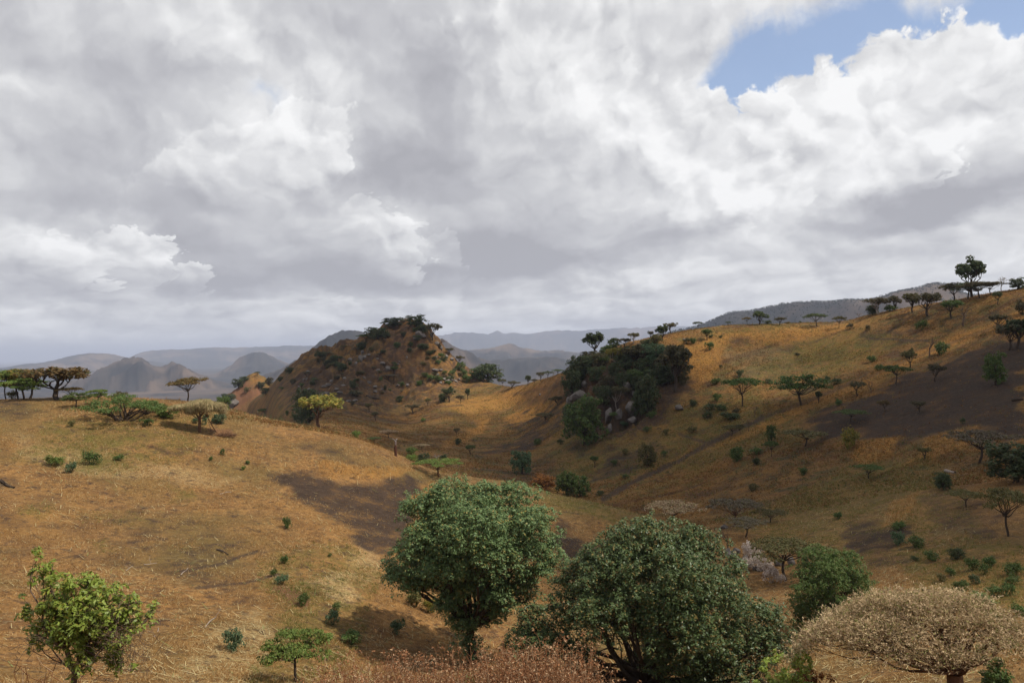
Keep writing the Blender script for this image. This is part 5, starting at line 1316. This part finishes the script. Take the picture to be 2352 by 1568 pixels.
# ---------------------------------------------------------------- large single trees
def at_depth(px, py, depth):
    d = ray(float(px), float(py)); return d * (depth / (d @ v_fwd))
def root_at(name, loc, label, cat, group=None):
    r = bpy.data.objects.new(name, None); scene.collection.objects.link(r); r.location = loc
    return tag(r, label, cat, group)
def big_tree(base_px, base_py, base_r, lobes, fork, label, leaf, seed, clump, L, Wd, trunk_r, limbs_extra=(), bark=BK_DARK, per=46, dens=1.0):
    """crown masses measured on the photo (px, py, rx, ry, depth offset), each one full round"""
    g = np.random.default_rng(seed)
    d0 = ray(base_px, base_py); hz = math.hypot(d0[0], d0[1]); b = d0 / hz * base_r
    b[2] = float(height(b[:1], b[1:2])[0])
    depth = b @ v_fwd; m = depth / FOC
    root = root_at('broadleaf_tree', b, label, 'tree', 'large evergreen trees below the viewpoint')
    c = Shape(); t = Shape()
    fk = at_depth(fork[0], fork[1], depth) - b
    tp = limb(t, (0, 0, -.4), fk, trunk_r, trunk_r * .72, g, .05, 8, 10)
    for px, py, rx, ry, dz, in [l[:5] for l in lobes]:
        cen = at_depth(px, py, depth + dz) - b
        rad = np.array([rx * m, (rx + ry) * .5 * m, ry * m])
        p = limb(t, fk - np.array([0, 0, .3]), cen - np.array([0, 0, rad[2] * .3]), trunk_r * .42, trunk_r * .12, g, .14, 7, 7)
        for _ in range(7):
            limb(t, p[g.integers(3, 6)], cen + rdir(1, g)[0] * rad * .8, trunk_r * .12, .012, g, .15, 5, 5)
        area = 4 * math.pi * ((rad[0] * rad[1]) ** 1.6 / 3 + 2 * (rad[0] * rad[2]) ** 1.6 / 3) ** (1 / 1.6)
        k = int(max(8, dens * area / (clump * clump * 2.45)))
        pts = lobe_points(cen, rad * .9, k, g, .25) + g.normal(size=(k, 3)) * .10
        cr_ = g.uniform(.55, 1.35, k) * clump
        nr = max(6, per // 13); dd = rdir(k * nr, g); dd[:, 2] += .35; dd = unit(dd)
        ros = np.repeat(pts, nr, 0) + dd * np.repeat(cr_, nr)[:, None] * g.uniform(.7, 1.05, (k * nr, 1)) * np.array([1, 1, .8])
        clump_leaves(c, ros, g.uniform(.20, .36, k * nr) * (L / .21), 14, L, Wd, g, .8, .6, .7, shell=.4)
        inner = cen + rdir(k // 4 + 1, g) * rad * .45 * g.random((k // 4 + 1, 1))
        clump_leaves(c, inner, clump * .8, per // 5, L, Wd, g)
    for a, e, r0, r1 in limbs_extra:
        limb(t, at_depth(a[0], a[1], depth + a[2]) - b, at_depth(e[0], e[1], depth + e[2]) - b, r0, r1, g, .1, 7, 7)
    c.obj('crown', LM[leaf], root); t.obj('trunk', bark, root, True)
    return root
big_tree(1082, 1535, 66, [
 (1060, 1165, 110, 66, 0), (1165, 1165, 95, 58, 1.5), (975, 1195, 62, 58, -.5), (1000, 1265, 85, 55, -2.2), (940, 1290, 52, 48, 0), (1090, 1225, 95, 66, -3.8), (1185, 1225, 80, 56, -2.0), (1240, 1215, 46, 50, 1),
 (1110, 1290, 80, 46, -4.2), (1200, 1290, 75, 50, -1.0), (1030, 1300, 60, 42, -3.2), (1180, 1340, 48, 40, 0), (1255, 1290, 34, 40, .5), (955, 1325, 60, 26, -.8), (1045, 1345, 52, 32, .8), (1140, 1355, 62, 38, -1.4), (1205, 1372, 40, 30, .4), (1085, 1335, 60, 30, -1.5), (1150, 1385, 44, 36, -.6), (1010, 1325, 60, 26, 1.5), (1060, 1440, 34, 30, -.6), (905, 1315, 26, 26, 1), (960, 1330, 44, 20, 0.5), (1130, 1340, 40, 34, 1.6),
 (1060, 1190, 110, 66, 4.5), (1160, 1250, 90, 60, 4.2), (985, 1260, 70, 56, 4.0),
 (1036, 1360, 36, 34, -1.8), (1022, 1390, 24, 22, -1.4), (1095, 1425, 44, 34, .3), (1130, 1400, 26, 26, 1.0), (1078, 1490, 20, 22, .2)],
 (1082, 1420), 'tall dark green tree with a round dense crown and upright trunk casting a shadow', 'big', 21, .92, .21, .105, .42, per=190)
big_tree(1452, 1598, 57, [
 (1500, 1255, 130, 60, 0), (1590, 1270, 80, 60, .5), (1410, 1290, 90, 52, -.6), (1650, 1330, 70, 60, .5), (1530, 1330, 120, 66, -4), (1400, 1350, 80, 52, -2.6), (1345, 1330, 50, 50, .5), (1620, 1390, 90, 60, -3.2),
 (1310, 1360, 44, 40, 1.0), (1270, 1430, 62, 42, -.6), (1215, 1440, 40, 42, 0), (1250, 1490, 70, 36, -1), (1190, 1485, 34, 34, .5), (1380, 1425, 70, 50, -3.6), (1450, 1400, 60, 46, -4.6), (1560, 1440, 100, 52, -4.6),
 (1700, 1420, 60, 50, -1), (1760, 1440, 52, 50, .4), (1720, 1490, 56, 44, -.8), (1790, 1490, 34, 36, .6), (1640, 1490, 62, 46, -2.6), (1330, 1490, 44, 40, -1.6), (1640, 1545, 80, 36, -1.5), (1540, 1520, 60, 40, -3), (1470, 1530, 30, 30, 1.5), (1740, 1540, 40, 34, 0), (1340, 1550, 44, 40, .5), (1570, 1565, 70, 34, -1.2),
 (1480, 1310, 130, 76, 5), (1600, 1360, 110, 76, 5), (1380, 1380, 90, 70, 5), (1520, 1440, 120, 60, 6)],
 (1480, 1555), 'wide rounded dark green tree with glossy leaves and low spreading limbs', 'bigb', 22, .84, .20, .10, .48,
 [((1480, 1555, 0), (1400, 1470, -1.5), .22, .07), ((1400, 1470, -1.5), (1330, 1420, -2), .08, .03), ((1470, 1540, 0), (1560, 1480, -2.5), .18, .05), ((1420, 1490, -1.2), (1340, 1500, -2), .07, .02)], BK_DARK, per=175)
def zp(z, x, y): ox, oy, s = ZO[z]; return (ox + x / s) * SP, (oy + y / s) * SP
gx, gy = zp('8', 640, 1150)
gt = [(zp('8', x, y), rx / 2.815 * SP, ry / 2.815 * SP, dz) for x, y, rx, ry, dz in [
 (560, 700, 140, 80, 0), (720, 720, 130, 80, .5), (460, 800, 110, 90, 0), (620, 830, 140, 90, -2.4), (790, 830, 120, 80, -1), (850, 900, 80, 60, .3), (500, 930, 130, 90, -2), (680, 950, 120, 80, -2.4), (430, 1030, 90, 90, 0), (570, 1080, 130, 90, -1.6), (800, 920, 90, 70, -1), (600, 780, 160, 110, 3), (520, 950, 140, 120, 3), (720, 880, 130, 100, 3), (400, 1120, 60, 70, .4), (640, 1150, 100, 70, -.5)]]
bt = big_tree(gx, gy, 78, [(p[0], p[1], rx, ry, dz) for p, rx, ry, dz in gt], zp('8', 620, 1060), 'bushy mid green tree with feathery foliage behind the pale domed acacia', 'green', 23, .62, .17, .08, .3, per=110)
bt.name = 'leafy_tree'

# pale domed acacia at the lower right edge
def domed_acacia():
    g = np.random.default_rng(31)
    bx, by = zp('8', 1530, 1800)
    d0 = ray(bx, by); b = d0 / math.hypot(d0[0], d0[1]) * 42.0; b[2] = float(height(b[:1], b[1:2])[0])
    depth = b @ v_fwd
    root = root_at('umbrella_acacia', b, 'large domed acacia covered in pale dry twigs and seed heads on a thick red trunk', 'acacia tree')
    def loc(x, y, dz): p = zp('8', x, y); return at_depth(p[0], p[1], depth + dz) - b
    t = Shape(); c = Shape(); gc = Shape()
    top = loc(1260, 880, 0); edge_l = loc(420, 1290, 0); edge_r = loc(2120, 1380, 0); fork = loc(1510, 1500, 0)
    limb(t, (0, 0, -.4), fork, .40, .34, g, .04, 6, 10)
    cen = np.array([(edge_l[0] + edge_r[0]) / 2, 0.0, 0.0]); rx = (edge_r[0] - edge_l[0]) / 2; ry = rx * .80
    ztop = top[2]; zed = edge_l[2] - .2
    ry = rx * .42
    def dome(u, v):
        q = np.minimum(u * u + v * v, 1.0)
        return zed + 1.75 * (1 - q) ** .5 + 1.0 * fbm(u * 2.3 + 5, v * 2.3, 4, 41, .6) - .35 * q
    zed += .2
    n = 1500
    th = g.uniform(0, 6.283, n); rr = np.sqrt(g.random(n))
    wob = 1 + .34 * fbm(np.cos(th) * 2.2 + 9, np.sin(th) * 2.2, 4, 43)
    u = rr * np.cos(th); v = rr * np.sin(th)
    pts = np.stack([cen[0] + u * rx * wob, v * ry * wob, dome(u, v)], -1)
    pts[:, 2] += g.normal(0, .10, n) - g.random(n) ** 2 * .45
    thin = (u > .45) & (g.random(n) < .55); pts = pts[~thin]; n = len(pts)
    for i in range(46):
        a = 2.399963 * i; q = .93 * math.sqrt((i + .5) / 46); e = np.array([cen[0] + q * math.cos(a) * rx, q * math.sin(a) * ry, 0]); e[2] = float(dome(np.array([q * math.cos(a)]), np.array([q * math.sin(a)]))[0]) - .25
        mid = fork + (e - fork) * .55 + np.array([0, 0, -.1])
        limb(t, fork, mid, .085, .04, g, .10, 5, 6)
        for _ in range(7): limb(t, mid, e + np.array([g.uniform(-.9, .9), g.uniform(-.9, .9), g.uniform(-.1, .2)]), .028, .007, g, .12, 5, 4)
    # thorny twigs: short curved sprays with pale seed heads
    k = 15; N = n * k
    P0 = np.repeat(pts, k, 0) + g.normal(size=(N, 3)) * np.array([.24, .24, .10])
    dirs = unit(g.normal(size=(N, 3)) * np.array([1, 1, .55]) + np.array([0, 0, .35]))
    add_leaves(c, P0, dirs, .30, .026, g, .3)
    add_leaves(c, P0 + dirs * .2, dirs, .085, .07, g, .6)
    sel = g.random(N) < .06
    add_leaves(gc, P0[sel], dirs[sel], .16, .06, g, .5)
    side = pts[(pts[:, 0] > cen[0] + .45 * rx)]
    clump_leaves(gc, side + np.array([0.0, 0, -.12]), .35, 7, .14, .045, g, .5)
    co = c.obj('crown', LM['pale'], root); t.obj('trunk', BK_RED, root, True); gc.obj('green_leaves', LM['olive'], root)
domed_acacia()

# leafy bush close by, lower left
def near_bush():
    g = np.random.default_rng(41)
    depth = 17.0; b = at_depth(172, 1660, depth); b[2] = float(height(b[:1], b[1:2])[0])
    root = root_at('leafy_bush', b, 'lime green leafy bush with crooked grey stems and bare twigs close to the viewpoint', 'bush')
    t = Shape(); c = Shape(); tw = Shape()
    def loc(x, y, dz=0.0): return at_depth(x, y, depth + dz) - b
    base = np.array([0, 0, -.3]); f0 = loc(172, 1540); 
    limb(t, base, f0, .085, .065, g, .05, 6, 8)
    main = [((158, 1490, .1), .05), ((178, 1470, -.1), .045)]
    f1 = loc(152, 1490, .1); f2 = loc(185, 1480, -.1)
    limb(t, f0, f1, .060, .05, g, .12, 6, 7); limb(t, f0, f2, .05, .04, g, .08, 6, 7)
    heads = [(85, 1285, 0), (100, 1300, .2), (92, 1325, .1), (112, 1340, -.1), (120, 1298, .1), (150, 1330, .2), (140, 1355, 0), (160, 1350, -.2), (205, 1318, .1), (190, 1335, -.2), (222, 1335, .3), (240, 1350, 0), (200, 1355, -.4),
     (175, 1375, -.5), (215, 1380, -.5), (250, 1375, .2), (265, 1365, .3), (290, 1368, .1), (300, 1385, .3), (275, 1395, -.1), (235, 1405, -.5), (195, 1405, -.6), (155, 1395, -.5), (125, 1380, -.2), (112, 1405, -.3), (98, 1425, .1), (65, 1408, .2), (78, 1400, .1),
     (140, 1425, -.6), (175, 1435, -.6), (215, 1430, -.5), (255, 1425, .1), (325, 1395, .2), (345, 1385, .3), (362, 1378, .3), (330, 1412, .1), (305, 1420, .3), (285, 1440, .2), (120, 1450, -.3), (100, 1455, .2), (150, 1460, -.4), (190, 1470, -.3), (292, 1470, -.2), (275, 1500, .1), (285, 1525, .2), (180, 1510, -.3), (195, 1540, -.2), (205, 1500, .1), (90, 1470, .3), (230, 1360, .6), (180, 1390, .7), (140, 1400, .7), (250, 1400, .7), (200, 1440, .6)]
    for x, y, dz in heads:
        e = loc(x, y, dz); src = f1 if x < 165 else f2
        p = limb(t, src, e, .030, .006, g, .16, 7, 5)
        for _ in range(10):
            q = p[g.integers(3, 7)] + g.normal(size=3) * .10
            limb(t, p[5], q, .006, .003, g, .1, 3, 3)
            n = 16
            clump_leaves(c, q[None], .105, n, .125, .050, g, .9, .6, .6)
    for _ in range(420):                        # bare twig tangle on the lower side
        x = g.normal(255, 50); y = g.normal(1480, 42); s0 = loc(x, y, g.normal(0, .35))
        d = unit(np.array([g.normal(0, .8), g.normal(0, .5), g.uniform(-.1, 1)]))
        limb(tw, s0, s0 + d * g.uniform(.2, .5), .006, .002, g, .15, 4, 3)
    for _ in range(60):
        s0 = loc(g.normal(110, 40), g.normal(1480, 20), g.normal(0, .3)); d = unit(np.array([g.normal(-.5, .8), g.normal(0, .5), g.uniform(-.1, .6)]))
        limb(tw, s0, s0 + d * g.uniform(.2, .6), .007, .002, g, .15, 4, 3)
    for e in ((230, 1510, .1), (300, 1470, .2), (260, 1455, 0), (90, 1480, 0), (60, 1470, .3)):
        limb(tw, f0, loc(*e), .022, .006, g, .12, 6, 5)
    twigs = tw.obj('bare_twigs', BK_TWIG, root); tag(twigs, kind='stuff')
    c.obj('foliage', LM['lime'], root); t.obj('stem', BK_TWIG, root, True)
near_bush()
def small_near(bx, by, r, h, w, leaf, label, seed, name='leafy_plant'):
    g = np.random.default_rng(seed)
    d0 = ray(bx, by); b = d0 / math.hypot(d0[0], d0[1]) * r; b[2] = float(height(b[:1], b[1:2])[0])
    root = root_at(name, b, label, 'plant'); c = Shape(); t = Shape()
    for i in range(16):
        e = np.array([g.normal(0, w * .28), g.normal(0, w * .28), h * g.uniform(.45, 1)])
        p = limb(t, (0, 0, -.1), e, .03, .006, g, .15, 6, 5)
        for k in range(3, 6): clump_leaves(c, p[k][None] + g.normal(size=(4, 3)) * .13, .15, 15, .16, .085, g, .9, .7, .5)
    c.obj('foliage', LM[leaf], root); t.obj('stem', BK_TWIG, root)
x_, y_ = zp('8', 310, 1660); small_near(x_, y_, 40, 3.6, 2.6, 'lime', 'yellow green leafy plant between the wide dark tree and the pale domed acacia', 51)
x_, y_ = zp('8', 430, 1620); small_near(x_, y_, 41, 2.4, 2.6, 'orange', 'rust brown drying plant beside the pale domed acacia', 52)
x_, y_ = zp('5', 380, 1640); small_near(x_, y_, 17.5, 1.2, .9, 'green', 'dark leafy plant low at the foot of the lime green bush', 53)
x_, y_ = zp('6', 975, 1650); small_near(x_, y_, 34, 1.7, 1.0, 'bright', 'small fresh green plant among the dry weeds', 54)
x_, y_ = zp('8', 1740, 1640); small_near(x_, y_, 44, 2.6, 2.4, 'green', 'green bush behind the red trunk of the pale domed acacia', 55)

# hay tree: a tree with fodder straw stacked in its crown
def hay_tree():
    g = np.random.default_rng(61); x, y = zp('A', 1962, 702); b = hit(x, y, 44, 176); depth = b @ v_fwd
    root = root_at('hay_tree', b, 'stout red-trunked tree with straw heaped over its flat crown on the near hill', 'tree')
    def loc(px, py, dz=0.): q = zp('A', px, py); return at_depth(q[0], q[1], depth + dz) - b
    t = Shape(); hsh = Shape(); lf = Shape()
    f = loc(1955, 580); limb(t, (0, 0, -.2), f, .26, .22, g, .04, 7, 9)
    for e, r_ in ((loc(1900, 490), .15), (loc(2000, 500, .3), .13), (loc(2030, 550, -.2), .12), (loc(1960, 470, -.6), .13), (loc(1850, 525), .08), (loc(1985, 480, .9), .12)):
        limb(t, f, e, r_, r_ * .6, g, .12, 6, 7)
        for _ in range(9): limb(t, e, e + rdir(1, g)[0] * np.array([1.0, 1.0, .25]) + np.array([0, 0, .45]), .06, .02, g, .12, 5, 5)
    lb = [(1960, 420, 130, 46), (1900, 450, 80, 44), (2060, 440, 110, 50), (2150, 440, 60, 40), (1790, 440, 90, 20), (1720, 455, 60, 12), (1990, 400, 90, 30), (2180, 470, 30, 30), (1880, 480, 60, 30)]
    k_ = depth / FOC * SP / 3.92
    for px, py, rx, ry in lb:
        for dz in (-.9, .2, 1.3):
            cen = loc(px, py, dz); n = 900
            d = rdir(n, g); p = cen + d * np.array([rx * k_, rx * k_ * .8, ry * k_]) * (.5 + .5 * g.random((n, 1)))
            add_leaves(hsh, p, unit(d * np.array([1, 1, .2]) + np.array([0, 0, -.5])), .62, .05, g, .5, .5)
    for px, py in ((2190, 450), (2210, 480), (2105, 470), (2150, 410), (1760, 520), (2000, 520)):
        clump_leaves(lf, lobe_points(loc(px, py, .4), (.6, .6, .45), 8, g), .35, 26, .16, .07, g)
    t.obj('trunk', BK_RED, root, True); hsh.obj('straw_heap', LM['straw'], root); lf.obj('leaves', LM['green'], root)
    p0 = hit(*zp('A', 2125, 702), 44, 176)
    for (e, lab) in ((loc(2028, 548, -.2) + b, 'long pole propped against the fork of the hay tree'), ):
        s = Shape(); limb(s, (0, 0, -.1), e - p0, .075, .05, g, .02, 5, 6); o = s.obj('prop_pole', BK_RED); o.location = p0; tag(o, lab, 'pole')
    p1 = hit(*zp('A', 2068, 690), 44, 176); s = Shape(); limb(s, (0, 0, -.1), loc(2040, 570, -.1) + b - p1, .04, .03, g, .04, 5, 5); o = s.obj('prop_stick', BK_PALE); o.location = p1; tag(o, 'thin pale stick leaning beside the long prop pole of the hay tree', 'stick')
    pile = Shape(); bp_ = hit(*zp('A', 2200, 745), 44, 176)
    for _ in range(260):
        s0 = np.array([g.normal(0, .8), g.normal(0, .5), g.uniform(0, .28)]); d = unit(np.array([g.normal(), g.normal(), g.uniform(-.1, .35)])); limb(pile, s0, s0 + d * g.uniform(.4, 1.1), .026, .012, g, .1, 3, 4)
    o = pile.obj('brushwood_pile', BK_RED); o.location = bp_; tag(o, 'low pile of reddish cut brushwood beside the hay tree', 'brushwood pile')
hay_tree()
def dead_trunk():
    g = np.random.default_rng(71); x, y = zp('2', 1440, 1147); b = hit(x, y, 44, 176); depth = b @ v_fwd
    def loc(px, py, dz=0.): q = zp('2', px, py); return at_depth(q[0], q[1], depth + dz) - b
    s = Shape(); a = loc(1436, 1090); m = loc(1438, 1040)
    tube(s, np.array([(0, 0, -.2), a * .5, a, (a + m) / 2, m]), [.27, .23, .25, .17, .13], 8)
    limb(s, m, loc(1416, 1012), .08, .02, g, .16, 6, 6); limb(s, m, loc(1446, 1018, .2), .11, .08, g, .05, 5, 6); limb(s, loc(1441, 1030), loc(1456, 1012, .4), .04, .015, g, .12, 5, 5); limb(s, loc(1424, 1022), loc(1408, 1018), .03, .012, g, .1, 4, 5)
    o = s.obj('dead_trunk', BK_PALE, None, True); o.location = b
    bm2, B2, b2 = principled('charred_pale_bark'); tc = B2.new('ShaderNodeTexCoord').outputs['Object']; sx = B2.new('ShaderNodeSeparateXYZ'); B2.l.new(tc, sx.inputs[0])
    hz = float(a[2])
    k = B2.math('MULTIPLY_ADD', B2.noise(tc, 2.2, 4, .6), 3.0, sx.outputs[2])
    B2.put(b2.inputs['Base Color'], B2.mix(B2.maprange(k, hz + 2.0, hz + 3.2), (.085, .036, .022), (.36, .31, .28)))
    o.data.materials[0] = bm2
    tag(o, 'dead broken tree trunk, charred red below and bleached white above', 'dead tree')
dead_trunk()
def log(z, x0, y0, x1, y1, rad, label, mat, name='fallen_log', r=(44, 400)):
    g = np.random.default_rng(int(x0)); a = hit(*zp(z, x0, y0), *r); b = hit(*zp(z, x1, y1), *r)
    s = Shape(); p = limb(s, (0, 0, rad * .6), b - a + np.array([0, 0, rad * .6]), rad, rad * .6, g, .05, 7, 7)
    limb(s, p[3], p[3] + rdir(1, g)[0] * .7 + np.array([0, 0, .4]), rad * .4, rad * .15, g)
    o = s.obj(name, mat, None, True); o.location = a; tag(o, label, 'log')
log('4', 1580, 1462, 1642, 1472, .35, 'fallen pale log on the lower slope beneath the burnt field', BK_PALE)
log('5', 5, 150, 98, 196, .22, 'charred log at the edge of the near hill', BK_DARK)
log('5', 1500, 620, 1580, 655, .10, 'short charred branch at the end of the furrow', BK_DARK, 'fallen_branch')
log('5', 870, 765, 918, 732, .035, 'pale stalk lying above the lime green bush', BK_PALE, 'fallen_stalk')
log('5', 995, 722, 1085, 712, .035, 'pale stalk lying beside the small dark hole in the brown field', BK_PALE, 'fallen_stalk')
log('5', 1250, 795, 1300, 745, .045, 'pale stick lying at the start of the lower furrow', BK_PALE, 'fallen_stalk')
log('5', 1520, 235, 1598, 220, .05, 'pale stick lying in the upper brown field', BK_PALE, 'fallen_stalk')
log('5', 1420, 1155, 1515, 1030, .04, 'long pale stalk leaning in the stubble of the near field', BK_PALE, 'fallen_stalk')
log('5', 1060, 1225, 1095, 1160, .04, 'pale stalk close beside the twigs of the lime green bush', BK_PALE, 'fallen_stalk')
log('4', 2010, 1000, 2085, 992, .4, 'dark log lying on the burnt field', BK_DARK)
log('2', 1225, 705, 1320, 728, .5, 'dark log lying across the shaded face of the conical hill', BK_DARK, r=(300, 700))

# ---------------------------------------------------------------- grass, straw, weeds (nobody could count them)
vis_e = TOP / rs[None, :]
vis = vis_e >= np.maximum.accumulate(vis_e, 1) - 0.004
MG = {k: v for k, v in M.items()}
def sample_ground(n, r0, r1, a0, a1, g):
    r = g.uniform(r0, r1, n); a = R(1) * g.uniform(a0, a1, n)
    x = np.sin(a) * r; y = np.cos(a) * r
    ia = np.clip(((a - AZ0) / (AZ1 - AZ0) * (NAZ - 1)).astype(int), 0, NAZ - 1); ir = np.clip(np.searchsorted(rs, r), 0, NR - 1)
    ok = vis[ia, ir]
    x, y, ia, ir, r = x[ok], y[ok], ia[ok], ir[ok], r[ok]
    return x, y, height(x, y), ia, ir, r
def blades(s, x, y, z, per, hgt, wid, g, lean=.55):
    n = len(x); N = n * per
    h = np.repeat(hgt, per) * g.uniform(.55, 1.2, N); w = wid * g.uniform(.7, 1.3, N)
    b = np.repeat(np.stack([x, y, z], -1), per, 0) + np.stack([g.normal(0, .11, N), g.normal(0, .11, N), np.full(N, -.04)], -1)
    d = unit(np.stack([g.normal(0, lean, N), g.normal(0, lean, N), np.ones(N)], -1))
    sd_ = unit(np.cross(d, rdir(N, g))) * (w / 2)[:, None]
    v = np.stack([b - sd_, b + sd_, b + d * h[:, None]], 1).reshape(-1, 3)
    s.add(v, t=np.arange(N * 3).reshape(-1, 3))
g = np.random.default_rng(81)
dry = Shape(); grn = Shape(); strw = Shape(); farg = Shape()
x, y, z, ia, ir, r = sample_ground(210000, 44, 174, -35, 34, g)
bu, gr, tk = M['burnt'][ia, ir], M['green'][ia, ir], M['track'][ia, ir]
patch = fbm(x / 3.2, y / 3.2, 4, 91, .6)
keep = g.random(len(x)) < np.clip(.62 + 1.5 * patch, .06, 1) * (1 - .90 * bu) * (1 - .9 * tk)
isg = g.random(len(x)) < np.clip(gr * (1.0 + 1.6 * fbm(x / 2, y / 2, 3, 95)), 0, .85)
k = keep & ~isg; blades(dry, x[k], y[k], z[k], 5, np.clip(.20 + .26 * patch[k] + .12 * g.random(k.sum()), .10, .6), .036, g, .9)
k = keep & isg; blades(grn, x[k], y[k], z[k], 6, .22 + .16 * g.random(k.sum()), .045, g, .7)
x, y, z, ia, ir, r = sample_ground(300000, 150, 430, -20, 34, g)
bu, gr = M['burnt'][ia, ir], M['green'][ia, ir]; patch = fbm(x / 7, y / 7, 4, 93, .6)
keep = g.random(len(x)) < np.clip(.55 + 1.5 * patch, .05, 1) * (1 - .9 * bu) * (1 - .85 * M['track'][ia, ir]) * (1 - .6 * rocky[ia, ir])
isg = g.random(len(x)) < np.clip(gr * .8 + .10, 0, .7)
k = keep & ~isg; blades(farg, x[k], y[k], z[k], 4, .30 + .45 * g.random(k.sum()) ** 2, .085, g, .9)
k = keep & isg; blades(grn, x[k], y[k], z[k], 4, .30 + .35 * g.random(k.sum()), .09, g, .7)
# taller tussocks along edges of the fields
x, y, z, ia, ir, r = sample_ground(60000, 100, 330, -33, 34, g)
patch = fbm(x / 5, y / 5, 4, 98, .6); keep = (g.random(len(x)) < M['orange'][ia, ir] * .9 + .10 * (patch > .22)) & (M['burnt'][ia, ir] < .5)
k = keep; blades(dry, x[k], y[k], z[k], 6, .5 + .6 * g.random(k.sum()), .06, g, .45)
# countless low herbs and seedlings
x, y, z, ia, ir, r = sample_ground(26000, 150, 640, -20, 34, g)
keep = (g.random(len(x)) < np.clip(.30 + 1.3 * fbm(x / 12, y / 12, 4, 99, .6) + .35 * M['green'][ia, ir] + .4 * rocky[ia, ir], .02, 1)) & (M['burnt'][ia, ir] < .7 + .3 * (rocky[ia, ir] > .2))
hb = Shape(); n = int(keep.sum()); sz = (.18 + .75 * g.random(n) ** 4) * (1 + (r[keep] > 300) * .5) * (1 + 1.6 * (rocky[ia, ir][keep] > .15) * g.random(n))
clump_leaves(hb, np.stack([x[keep], y[keep], z[keep] + sz * .5], -1), sz, 12, .24, .13, g, .75, .8, .4)
tag(hb.obj('undergrowth', LM['herb']), 'countless low dull green herbs dotting the far slope', 'undergrowth', kind='stuff')
# straw and stalk litter lying flat
x, y, z, ia, ir, r = sample_ground(60000, 46, 168, -35, 30, g)
keep = g.random(len(x)) < np.clip(.35 + 1.1 * fbm(x / 6, y / 6, 4, 97) + .6 * M['straw'][ia, ir], .05, 1) * (1 - .85 * M['burnt'][ia, ir]) * (1 - .6 * M['green'][ia, ir])
x, y, z = x[keep], y[keep], z[keep]; n = len(x); th = g.uniform(0, 6.283, n); ln = .25 + 1.2 * g.random(n) ** 3
a = np.stack([x, y, z + .05], -1); e = np.stack([x + np.cos(th) * ln, y + np.sin(th) * ln, np.zeros(n)], -1); e[:, 2] = height(e[:, 0], e[:, 1]) + g.uniform(.02, .30, n)
sdv = np.stack([-np.sin(th), np.cos(th), np.zeros(n)], -1) * .020 * g.uniform(.6, 1.5, (n, 1)); upv = np.array([0, 0, .022])
strw.add(np.stack([a - sdv, a + sdv, e + sdv * .6, e - sdv * .6], 1).reshape(-1, 3), np.arange(n * 4).reshape(-1, 4))
tag(dry.obj('dry_grass', LM['grass']), 'dry orange and straw coloured grass over the near hill', 'grass', kind='stuff')
tag(farg.obj('brown_grass', LM['far']), 'brown dry grass over the far valley slope', 'grass', kind='stuff')
tag(grn.obj('green_grass', LM['ggrass']), 'green patches of fresh grass on both slopes', 'grass', kind='stuff')
tag(strw.obj('straw_litter', LM['straw']), 'pale cut straw and stalks littering the near field', 'straw', kind='stuff')
# dry weeds just below the viewpoint
wd = Shape()
def weeds(px0, px1, r0, r1, n, h0, h1, seeds, seed):
    g = np.random.default_rng(seed)
    for _ in range(n):
        px = g.uniform(px0, px1); r_ = g.uniform(r0, r1); d0 = ray(px, 1600.0); b = d0 / math.hypot(d0[0], d0[1]) * r_; b[2] = float(height(b[:1], b[1:2])[0]) - .05
        h = g.uniform(h0, h1); d = unit(np.array([g.normal(0, .28), g.normal(0, .2), 1.0]))
        p = limb(wd, b, b + d * h, .016, .006, g, .06, 6, 3)
        for k in range(g.integers(3, 7)):
            q = p[g.integers(2, 6)]; e = q + unit(np.array([g.normal(0, .8), g.normal(0, .6), g.uniform(.3, 1.2)])) * g.uniform(.15, .45)
            limb(wd, q, e, .009, .004, g, .1, 3, 3)
            if seeds: clump_leaves(wd, e[None], .09, 5, .09, .045, g)
weeds(1130, 1340, 26, 32, 620, 1.2, 3.0, True, 3)
weeds(730, 1150, 26, 33, 560, 1.0, 2.7, True, 4)
weeds(960, 1040, 28, 31, 60, 1.4, 2.3, True, 5)
weeds(-60, 120, 14, 19, 90, 1.2, 2.6, False, 6)
weeds(330, 740, 26, 33, 160, .6, 1.9, False, 7)
weeds(1330, 1420, 28, 34, 90, .8, 1.9, True, 8)
weeds(1780, 2000, 28, 36, 80, .8, 1.6, True, 9)
weeds(230, 330, 15, 18, 40, .8, 1.5, False, 10)
tag(wd.obj('dry_weeds', LM['rust']), 'tangle of dry reddish weed stalks with seed heads just below the viewpoint', 'weeds', kind='stuff')

# far woodland on the blue mountain
wl = Shape(); g = np.random.default_rng(91)
az_m0, az_m1 = float(az_el(1480, 760)[0]), float(az_el(2450, 700)[0])
n = 2600; a = g.uniform(az_m0, az_m1, n); r_ = MTN + g.normal(-60, 190, n); x = np.sin(a) * r_; y = np.cos(a) * r_; z = height(x, y)
clump_leaves(wl, np.stack([x, y, z + 3.0], -1), g.uniform(2.5, 6.0, n), 12, 4.2, 3.0, g, .8)
ridge_i = np.argmax(TOP[:, (rs > MTN - 300) & (rs < MTN + 300)], 1); rr_ = rs[(rs > MTN - 300) & (rs < MTN + 300)]
a = g.uniform(az_m0, az_m1, 260); ia = np.clip(((a - AZ0) / (AZ1 - AZ0) * (NAZ - 1)).astype(int), 0, NAZ - 1); r_ = rr_[ridge_i[ia]]
x = np.sin(a) * r_; y = np.cos(a) * r_; z = height(x, y)
clump_leaves(wl, np.stack([x, y, z + 4.0], -1), g.uniform(3, 7.0, len(x)), 14, 4.0, 3.0, g, .8)
tag(wl.obj('woodland', LM['wood']), 'dark woodland covering the blue mountain behind the ridge', 'woodland', kind='stuff')
